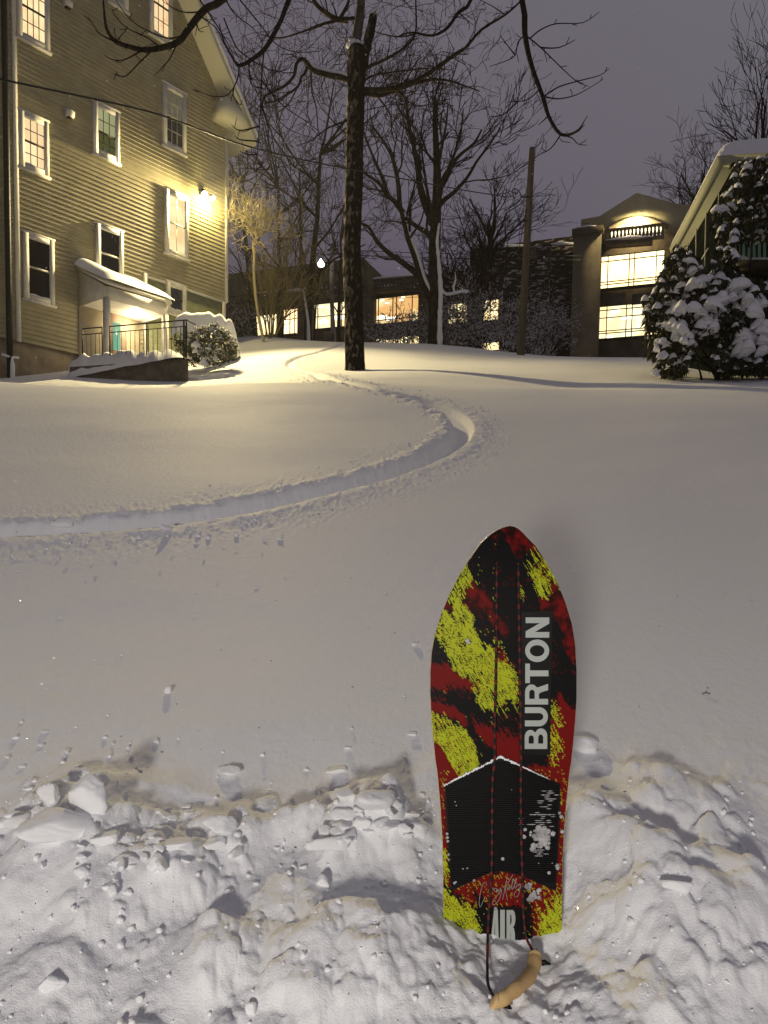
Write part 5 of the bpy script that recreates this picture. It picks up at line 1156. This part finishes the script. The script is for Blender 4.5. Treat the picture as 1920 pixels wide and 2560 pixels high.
M_ink = mat("black_ink", (.004, .004, .004), .4, spec=.25); M_let = mat("silver_lettering", (.42, .46, .43), .45, (.33, .36, .34), 3, spec=.3)
def densify(p, k=5):
    out = []
    for i in range(len(p)):
        a = p[i]; b = p[(i + 1) % len(p)]
        for j in range(k): out.append((a[0] + (b[0] - a[0]) * j / k, a[1] + (b[1] - a[1]) * j / k))
    return out
plate([densify([A_(935, 848), A_(1222, 838), A_(1198, 2168), A_(935, 2160)], 10)], "letter_panel", M_ink, board, .0008)
def arc(cx, cy, rx, ry, a0, a1, n=12): return [(cx + rx * math.cos(math.radians(a0 + (a1 - a0) * i / n)), cy + ry * math.sin(math.radians(a0 + (a1 - a0) * i / n))) for i in range(n + 1)]
GL = {
 'B': ([[(0, 0), (120, 0)] + arc(120, 64, 70, 64, -90, 62) + arc(112, 172, 64, 58, -48, 90) + [(0, 230)], [(50, 42), (50, 92)] + arc(104, 67, 30, 25, 90, -90), [(50, 138), (50, 190)] + arc(98, 164, 28, 26, 90, -90)], 190, 2110),
 'U': ([[(0, 230), (0, 85)] + arc(88, 85, 88, 87, 180, 360, 18) + [(176, 230), (122, 230), (122, 88)] + arc(88, 88, 34, 44, 0, -180, 14) + [(54, 230)]], 176, 1901),
 'R': ([[(0, 0), (0, 230), (115, 230)] + arc(115, 165, 70, 65, 90, -52) + [(160, 95), (190, 0), (132, 0), (112, 70), (98, 92), (52, 92), (52, 0)], [(52, 134), (52, 188)] + arc(108, 161, 28, 27, 90, -90)], 190, 1700),
 'T': ([[(0, 230), (180, 230), (180, 184), (117, 184), (117, 0), (63, 0), (63, 184), (0, 184)]], 180, 1503),
 'O': ([arc(104, 115, 104, 118, 0, 350, 34), arc(104, 115, 52, 72, 350, 0, 34)], 208, 1309),
 'N': ([[(0, 0), (0, 230), (58, 230), (134, 92), (134, 230), (186, 230), (186, 0), (130, 0), (52, 140), (52, 0)]], 186, 1084),
}
for ch, (polys, w_, y0) in GL.items():
    fr = (2110 - y0) / 1215; xr0 = 1173 + 22 * fr; xl0 = 965 + 10 * fr
    plate(polys, "letter", M_let, board, .0016, lambda a, h, xr0=xr0, xl0=xl0, y0=y0: A_(xr0 - (xr0 - xl0) * h / 230, y0 - a))
# lower panel and condensed letters
plate([densify([B_x(555, 1325), B_x(822, 1325), B_x(815, 1700), B_x(555, 1700)], 6)], "letter_panel", M_ink, board, .0008)
AIR = [[[(566, 1690), (602, 1345), (632, 1345), (644, 1690), (612, 1690), (609, 1600), (602, 1600), (596, 1690)], [(604, 1550), (610, 1550), (612, 1430)]], [[(652, 1348), (690, 1348), (690, 1690), (652, 1690)]],
       [[(704, 1350), (752, 1350)] + [(752 + 24 * math.sin(math.radians(t)), 1420 - 70 * math.cos(math.radians(t))) for t in range(10, 171, 20)] + [(764, 1500), (772, 1540), (774, 1690), (738, 1690), (736, 1540), (734, 1520), (734, 1690), (704, 1690)], [(734, 1385), (734, 1470), (742, 1465), (746, 1430), (742, 1390)]]]
for g in AIR: plate(g, "letter", M_let, board, .0016, B_x)
# signature in fine silver line
SIG = [[(541, 1152), (537, 1121), (516, 1135), (497, 1185), (486, 1240), (481, 1290), (488, 1325), (498, 1315), (510, 1285), (533, 1238)], [(584, 1188), (590, 1165), (596, 1188), (602, 1174)], [(622, 1172), (608, 1176), (606, 1196), (620, 1198), (626, 1174), (627, 1198), (634, 1188)], [(638, 1178), (637, 1200), (645, 1190)],
       [(662, 1168), (648, 1180), (652, 1196), (662, 1180), (660, 1222), (640, 1270), (610, 1303), (588, 1302), (600, 1270), (640, 1215), (668, 1188)], [(712, 1085), (696, 1140), (684, 1210), (672, 1266)], [(758, 1062), (742, 1085), (697, 1168), (700, 1210), (712, 1270)],
       [(708, 1192), (728, 1165), (718, 1158), (712, 1180), (728, 1184), (744, 1150), (762, 1104), (756, 1098), (748, 1150), (750, 1184), (764, 1160), (786, 1098), (780, 1094), (770, 1150), (774, 1176), (788, 1150)], [(792, 1134), (796, 1158), (814, 1134), (816, 1160), (800, 1228), (778, 1244), (766, 1232), (776, 1200), (822, 1160)]]
m = MB()
for s_ in SIG:
    p = refine(np.array([Q(*B_x(x, y), .0016) for x, y in s_]), 4); m.tube(p, .00055, 4)
m.build("signature", M_let, board)
# foot pad
pad = [(197, 342), (655, 112), (1143, 330), (1128, 800), (1106, 1197), (838, 1078), (700, 1040), (600, 1032), (252, 1198), (225, 750)]
front = plate([densify([B_x(*p) for p in pad], 4)], "foot_pad", M_ink, board, .0045)
m = MB(); pp2 = [Q(*B_x(*p), .0045) for p in pad]; n_ = len(pp2); pb2 = [Q(*B_x(*p), .0005) for p in pad]; m.add(pp2 + pb2, [(i, (i + 1) % n_, n_ + (i + 1) % n_, n_ + i) for i in range(n_)]); m.build("pad_rim", M_ink, front)
m = MB()
pa = [B_x(*p) for p in pad]
for k in range(62):
    y = 1860 + (150 + k * 16) / 3.2529
    xs_ = sorted(x1 + (y - y1) / (y2 - y1) * (x2 - x1) for (x1, y1), (x2, y2) in zip(pa, pa[1:] + pa[:1]) if (y1 > y) != (y2 > y))
    for a, b in zip(xs_[::2], xs_[1::2]):
        if b - a > 12: m.tube([Q(a + 4, y, .0047), Q(b - 4, y, .0047)], .0011, 4)
m.build("grip_ribs", mat("grip_rubber", (.010, .010, .010), .85, spec=.1), front)
# snow stuck to the pad
M_dim = mat('thin_wet_snow', (.46, .46, .46), .8, (.25, .25, .26), 60, spec=.1)
R = np.random.default_rng(4); m = MB()
def clod(m, c, r, R, sq=.35):
    v = ICO2[0].copy(); sd = int(R.integers(0, 500)); v = v * (1 + .5 * n3(v, 2.0, sd) + .2 * n3(v, 5, sd + 1))[:, None]; v[:, 1] *= sq; m.add(v * r + c, ICO2[1])
for k in range(220):
    t = R.random(); y = 360 + 560 * t; cxx = 1055 - 90 * t ** 1.1 + (R.normal() * (22 + 55 * math.sin(math.pi * min(1, t * 1.0)) )) * .8
    dens = math.exp(-((t - .72) / .2) ** 2)
    if cxx > 1120: continue
    if R.random() > .35 + .65 * dens: continue
    if dens < .5:  # thin streaks packed between ribs
        y = 150 + round((y - 150) / 16) * 16 + 8; a = Q(*B_x(cxx - 18 - 14 * R.random(), y), .0052); b = Q(*B_x(cxx + 18, y), .0052); m.tube([a, (a + b) / 2, b], [.0004, .0013, .0004], 5)
    else: clod(m, Q(*B_x(cxx - 15, y), .0055), .002 + .0045 * R.random() ** 1.5, R)
m.build("stuck_snow", M_dim, board)
for spots, nm in (([(745, 373, 1.2), (1050, 1048, 4), (280, 1130, 3), (292, 1122, 2.2), (672, 935, 4), (350, 1015, 2), (385, 1010, 2), (965, 970, 1.5), (1075, 970, 1.5), (285, 470, 1.6), (295, 500, 1.6)], "snow_specks"),):
    for (x, y, r) in spots: m = MB(); clod(m, Q(*B_x(x, y), .0055), r * .0009, R); m.build("snow_speck", M_dim, board)
m = MB()
for k in range(70):
    t = k / 69; x, y = (200 + 455 * t, 338 - 228 * t) if t < 1 else (655, 112); clod(m, Q(*B_x(x + R.normal() * 2, y - 3 + R.normal() * 3), .004), .0012 + .0014 * R.random(), R)
    t = k / 69; x, y = 655 + 400 * t, 108 + 185 * t; clod(m, Q(*B_x(x, y - 3 + R.normal() * 3), .004), .0008 + .0020 * R.random() * (1 - t) + .0004, R)
m.build("rim_snow", M_snow2, board)
m = MB()
for k in range(34): x, y = (885, 1160) if k < 8 else ((940, 1220) if k < 20 else (915, 1260)); clod(m, Q(*B_x(x + R.normal() * 17, y + R.normal() * 20), .003), .002 + .0026 * R.random(), R)
for (x, y, r) in ((220, 730, 3), (224, 760, 3), (228, 790, 3), (233, 900, 3), (236, 940, 2.5), (1133, 560, 3.5), (1150, 590, 4), (1158, 712, 4), (1115, 990, 5), (1118, 1010, 4), (440, 1110, 3), (615, 1338, 3.4)): clod(m, Q(*B_x(x, y), .004), r * .001, R)
clod(m, Q(*A_(435, 1112), .003), .0042, R); clod(m, Q(*A_(455, 1130), .003), .003, R)
m.build("stuck_snow", M_dim, board)
# screws near the nose
# leash cords (black with red flecks) and the wooden grip
M_cord = bpy.data.materials.new("flecked_cord"); M_cord.use_nodes = True; nt = M_cord.node_tree; b_ = nt.nodes['Principled BSDF']; b_.inputs['Roughness'].default_value = .8
tcn = nt.nodes.new('ShaderNodeTexCoord'); wv = nt.nodes.new('ShaderNodeTexWave'); wv.bands_direction = 'Z'; wv.inputs['Scale'].default_value = 14.0; wv.inputs['Distortion'].default_value = .6; nt.links.new(tcn.outputs['Object'], wv.inputs[0])
rp = nt.nodes.new('ShaderNodeValToRGB'); rp.color_ramp.elements[0].position = .60; rp.color_ramp.elements[0].color = (.006, .005, .005, 1); rp.color_ramp.elements[1].position = .68; rp.color_ramp.elements[1].color = (.13, .008, .008, 1); nt.links.new(wv.outputs['Fac'], rp.inputs[0]); nt.links.new(rp.outputs[0], b_.inputs['Base Color'])
def cord(pts, fw_):
    p = refine(np.array([Q(x, y, f_) for (x, y), f_ in zip(pts, fw_)]), 6); m = MB(); m.tube(p, .0028, 8); return m.build("cord", M_cord, board, True)
def rest(px, py, up=.012):
    g = surf_px(px, py); return BY - g[1] + up
c1 = [A_(708, 395), A_(705, 900), A_(700, 1400), A_(688, 1900), A_(688, 2212), B_x(590, 300), B_x(586, 700), B_x(582, 1040), B_x(562, 1330), B_x(550, 1600), B_x(548, 1880), B_x(556, 1960), B_x(585, 2030), B_x(620, 2060)]
cord(c1, [.003, .005, .006, .008, .010, .012, .012, .014, .016] + [rest(*q, .026) for q in c1[9:]])
c2 = [A_(905, 395), A_(912, 900), A_(920, 1400), A_(928, 1900), A_(932, 2212), B_x(820, 300), B_x(822, 700), B_x(832, 1060), B_x(838, 1330), B_x(862, 1560), B_x(900, 1650), B_x(935, 1720)]
cord(c2, [.003, .005, .006, .008, .010, .012, .012, .012, .014, .02] + [max(.02, rest(*q, .024)) for q in c2[10:]])
gp = [B_x(938, 1690), B_x(934, 1750), B_x(922, 1820), B_x(880, 1900), B_x(815, 1965), B_x(745, 2020), B_x(680, 2070), B_x(620, 2095), B_x(590, 2085)]
gf = [max(.03, rest(*q, .026)) for q in gp]; gf = list(np.convolve([gf[0]] + gf + [gf[-1]], [.25, .5, .25], 'valid')); print('grip', gf)
p = refine(np.array([Q(x, y, f_) for (x, y), f_ in zip(gp, gf)]), 6); n_ = len(p); s_ = np.linspace(0, 1, n_)
rr_ = .0138 + .0010 * np.cos(s_ * 2 * math.pi * 5.2); rr_ *= np.clip(np.minimum(s_ * 14, (1 - s_) * 12) + .25, 0, 1) ** .5
m = MB(); m.tube(p, list(rr_), 16); vv_ = m.v[0].reshape(n_, 16, 3); vv_ += (p[:, None, :] - vv_) * np.array([0, .28, 0]); nv_ = R.normal(size=(n_, 16, 3)) * .00025; vv_ += nv_; m.build("wooden_grip", mat("pale_wood", (.62, .43, .20), .6, (.52, .34, .15), 26, .0005, 120, stretch=(1, 1, 1), spec=.2), board, True)
m = MB()
for (x, y, f_, r) in ((1012, 1775, .05, .006), (1035, 1782, .05, .0045), (990, 1790, .05, .004), (705, 2128, .112, .005), (720, 2142, .112, .004), (688, 2136, .112, .004)):
    f_ = max(.03, rest(*B_x(x, y), .012)); c = Q(*B_x(x, y), f_); m.tube([c + [-r * 1.3, 0, r * .3], c, c + [r * 1.4, 0, -r * .4]], [r * .5, r * .9, r * .5], 7)
m.build("knots", M_ink, board, True)
# ------------------------------------------------------------------ loose chunks of snow
def chunk_mesh(seed, facets=12, soft=11):
    R = np.random.default_rng(seed); v = ICO3[0]; pl_ = R.normal(size=(facets, 3)); pl_ /= np.linalg.norm(pl_, axis=1)[:, None]; dd = .62 + .38 * R.random(facets)
    q = np.clip(v @ pl_.T, .02, None) / dd; r = 1 / (np.sum(q ** soft, axis=1) ** (1 / soft)); r = np.clip(r, .3, 1.5); v = v * (r * (1 + (.07) * n3(v, 3, seed) + .10 * n3(v, 7, seed + 3) + .06 * n3(v, 15, seed + 4)))[:, None]
    v = v * np.array([1, .85, .62]); me = bpy.data.meshes.new("snow_chunk"); me.from_pydata(v.tolist(), [], ICO3[1]); me.materials.append(M_chunk); me.polygons.foreach_set('use_smooth', [True] * len(me.polygons)); return me
CH = [chunk_mesh(100 + k) for k in range(8)]
def chunk(px, py, rpx, label, group=None, asp=(1, 1, 1), rz=0, tilt=0, sink=.25, k=0):
    g = surf_px(px, py); r = rpx * g[1] / F; o = bpy.data.objects.new("snow_chunk", CH[k % 8]); C.objects.link(o); o.scale = (r * asp[0], r * asp[1], r * asp[2]); o.rotation_euler = (tilt, tilt * .6, rz); z = surf([g[0]], [g[1]])[0]
    o.location = (g[0], g[1], z + r * .62 * asp[2] * (1 - sink)); return tag(o, label, "snow chunk", group)
BIG = [(150, 2085, 62, "largest flat wind-packed slab of snow lying at the lower left", (1.5, .9, .7), .6, .35), (218, 2010, 48, "upright broken block of packed snow standing on the slab at left", (1.0, .85, 1.25), .3, .1), (128, 2010, 34, "thin tilted snow plate just left of the upright block", (.5, .9, 1.1), .9, .2),
       (165, 1320, 20, "pale thin snow plate lying over the lower lip of the board track", (1.3, .8, .9), .2, .1), (418, 1322, 15, "snow chunk on the lip of the track, second plate from the left", (1.3, .8, .8), 1.2, .1), (925, 2022, 36, "tall rough snow block highest in the pile left of the board", (1, .9, 1.3), .4, .2), (862, 1998, 22, "small knobbly chunk at the top left of the pile beside the board", (1, 1, 1), .9, .0),
       (835, 2120, 28, "oblong snow chunk like a roll below the pile's left edge", (1.5, .8, .8), .3, .1), (815, 2085, 20, "rounded chunk resting above the oblong roll of snow", (1, 1, .9), 1.3, .2), (805, 2212, 18, "egg-shaped snow chunk left of the board's lower edge", (.8, .8, 1.2), .5, .1), (578, 1935, 22, "rounded lone snow lump on smooth snow left of centre", (1.1, .9, .7), .2, 0),
       (848, 1930, 17, "flat lone snow lump between the lone lump and the board", (1.3, .9, .6), .4, 0), (1470, 1868, 34, "rounded snow block against the board's right edge", (1.2, .9, .9), .1, .1), (1035, 1615, 9, "small snow chip just left of the board's widest part", (1, .8, 1.2), .8, 0), (1032, 1838, 12, "snow lump by the board's left edge above the foot pad", (1.3, .8, .7), .3, 0),
       (422, 1732, 10, "single upright snow crumb on the smooth slope at centre left", (.8, .8, 1.4), .3, 0), (125, 2468, 24, "bright snow lump in shade near the bottom left corner", (1, .9, 1), .3, 0), (312, 2160, 26, "snow chunk below the big slab with a flat bright top", (1.4, .8, .7), .4, .2), (560, 2080, 28, "craggy snow chunk casting a broad shadow right of the slabs", (1.2, 1, 1.1), .7, .2), (450, 2120, 24, "smooth snow chunk between slabs and craggy chunk", (1.5, .8, .7), .3, .1),
       (632, 2525, 14, "little pointed snow lump near the bottom edge", (.8, .8, 1.3), .3, 0), (145, 1962, 15, "round snow ball above the thin tilted plate", (1, 1, 1), .4, 0), (700, 1350, 9, "small snow cube under the track in mid slope", (1, .9, .9), .2, 0), (1700, 2225, 20, "bright snow lump on the right mound beyond the board", (1.3, 1.0, .9), -.3, .2)]
for k, (px, py, r, lb, asp, rz, ti) in enumerate(BIG): chunk(px, py, r * (1.25 if py > 1900 else .95), lb, None, asp, rz, ti, .35, k)
SM = [(30, 1388), (45, 1428), (148, 1400), (168, 1420), (232, 1410), (240, 1440), (176, 1345), (290, 1398), (345, 1402), (350, 1355), (430, 1392), (490, 1360), (560, 1372), (590, 1382), (510, 1400), (660, 1352), (655, 1385), (712, 1445), (545, 1455), (487, 1540), (150, 1545), (183, 1565), (305, 1638), (290, 1648), (235, 1650), (115, 1722), (240, 1722), (878, 1444), (965, 1482), (640, 1470), (920, 1565), (400, 1430), (215, 1450),
      (40, 1845), (105, 1865), (170, 1880), (60, 1915), (195, 1915), (262, 1845), (282, 1860), (322, 1870), (390, 1855), (330, 1895), (75, 1975), (90, 1990), (110, 1830), (20, 1895), (350, 1930), (270, 1790), (300, 1780), (540, 1995), (470, 2020), (400, 2030), (420, 2025), (436, 2045), (1055, 1990), (730, 2000), (765, 1925), (880, 1822), (868, 1872), (1010, 1740), (970, 1990), (990, 2010), (700, 2165), (790, 2280), (380, 2095), (330, 2110), (500, 2150), (1580, 2010), (690, 2120), (820, 2160), (760, 2170), (640, 2210), (1640, 2350), (1850, 2110)]
R = np.random.default_rng(31)
for k, (px, py) in enumerate(SM):
    chunk(px, py, (3.0 + 2.5 * R.random()) if py < 1800 else (5 + 5 * R.random()), "small crumb of snow fallen on the open slope between track and trampled snow" if py < 1800 else "small crumb of snow scattered over the trampled foreground snow", "small snow crumbs below the track" if py < 1800 else "small snow crumbs in the trampled foreground", (1, .9, .55 + .3 * R.random()), R.random() * 3, .2 * R.random(), .35, k)
CL = [(925, 2040, 90, 12), (860, 2100, 70, 8), (1010, 2060, 60, 6), (430, 2110, 120, 10), (250, 2140, 110, 8), (560, 2110, 70, 5), (60, 2050, 60, 4), (330, 2230, 90, 4)]
for cxp, cyp, sp2, cn in CL:
    for q in range(cn): k += 1; chunk(cxp + R.normal() * sp2 * .55, cyp + R.normal() * sp2 * .32, 10 + 20 * R.random() ** 1.6, "clod of broken snow in the heaps left of the board", "broken snow clods in the heaps left of the board", (1.2, .9, .8 + .4 * R.random()), R.random() * 3, .3 * R.random(), .35, k)
# finest crumbs: one mass
m = MB(); V0, F0 = ico(1); n_ = 2600
t = R.integers(150, len(tr) - 5, 1500); side = np.where(R.random(1500) < .72, -1, 1); off = .17 + np.abs(R.normal(size=1500)) * .13
xy1 = (tr[t] + trn[t] * (side * off)[:, None] + R.normal(size=(1500, 2)) * .05)[:650]
xy2 = np.stack([R.uniform(-1.1, 1.0, 1500), R.uniform(.9, 2.35, 1500)], 1)[:800]; keep = R.random(800) < pile_mask(xy2[:, 0], xy2[:, 1]) + .04; xy2 = xy2[keep]
xy = np.vstack([xy1, xy2]); zz = surf(xy[:, 0], xy[:, 1]); rs = np.concatenate([.004 + .010 * R.random(650) ** 4, .0022 + .006 * R.random(len(xy2)) ** 3])
for (x, y), z, r in zip(xy, zz, rs): v = V0 * (r * (1 + .35 * R.normal(size=(42, 1)) * .6)); m.add(v + np.array([x, y, z + r * .1]), F0)
tag(m.build("snow_crumbs", M_chunk), "fine crumbs of snow strewn along the track and over the trampled patch", "snow", kind="stuff")
# falling flakes near the floodlight
m = MB(); fl0 = np.array(W(uF, zF, .8))
for k in range(150):
    q = fl0 + R.normal(size=3) * [2.2, 3.5, 2.2]; q -= np.array([0, .5, 0]); s_ = .004 + .004 * R.random(); m.add(V0 * [s_, s_, s_ * (1.2 + 1.5 * R.random())] + q, F0)
for k in range(260):
    Yk = 4 + 18 * R.random(); q = P(R.uniform(0, 1920), R.uniform(0, 900), Yk); s_ = .0025 + .002 * R.random(); m.add(V0 * s_ + q, F0)
tag(m.build("snowflakes", M_snow2), "tiny falling snowflakes drifting through the lamplight", "snow", kind="stuff")
# twig fragment on the snow at right
g = surf_px(1765, 1738); m = MB(); m.tube([g + [-.012, 0, .004], g + [0, .004, .008], g + [.014, -.002, .005]], .0012, 4); m.tube([g + [0, .004, .008], g + [.006, .01, .013]], .001, 4)
tag(m.build("fallen_twig", M_twig), "tiny dark broken twig lying on the smooth snow at right", "twig")

# ------------------------------------------------------------------ thin snowy air, so that the lamps glow
M_haze = bpy.data.materials.new("snowy_air"); M_haze.use_nodes = True; nt = M_haze.node_tree; nt.nodes.remove(nt.nodes['Principled BSDF']); pv = nt.nodes.new('ShaderNodeVolumePrincipled'); pv.inputs['Color'].default_value = (.9, .9, .92, 1); pv.inputs['Density'].default_value = HAZE_D; pv.inputs['Anisotropy'].default_value = .35; nt.links.new(pv.outputs[0], nt.nodes['Material Output'].inputs['Volume'])
m = MB(); zb0 = float(zs.min()) - 1.0; m.hexa([(-1230, -12, zb0), (1230, -12, zb0), (1230, 405, zb0), (-1230, 405, zb0), (-1230, -12, 60), (1230, -12, 60), (1230, 405, 60), (-1230, 405, 60)])
hz = m.build("haze", M_haze); tag(hz, "thin hazy air full of fine drifting snow around the whole hillside", "haze", kind="stuff")
sc.cycles.volume_bounces = 0
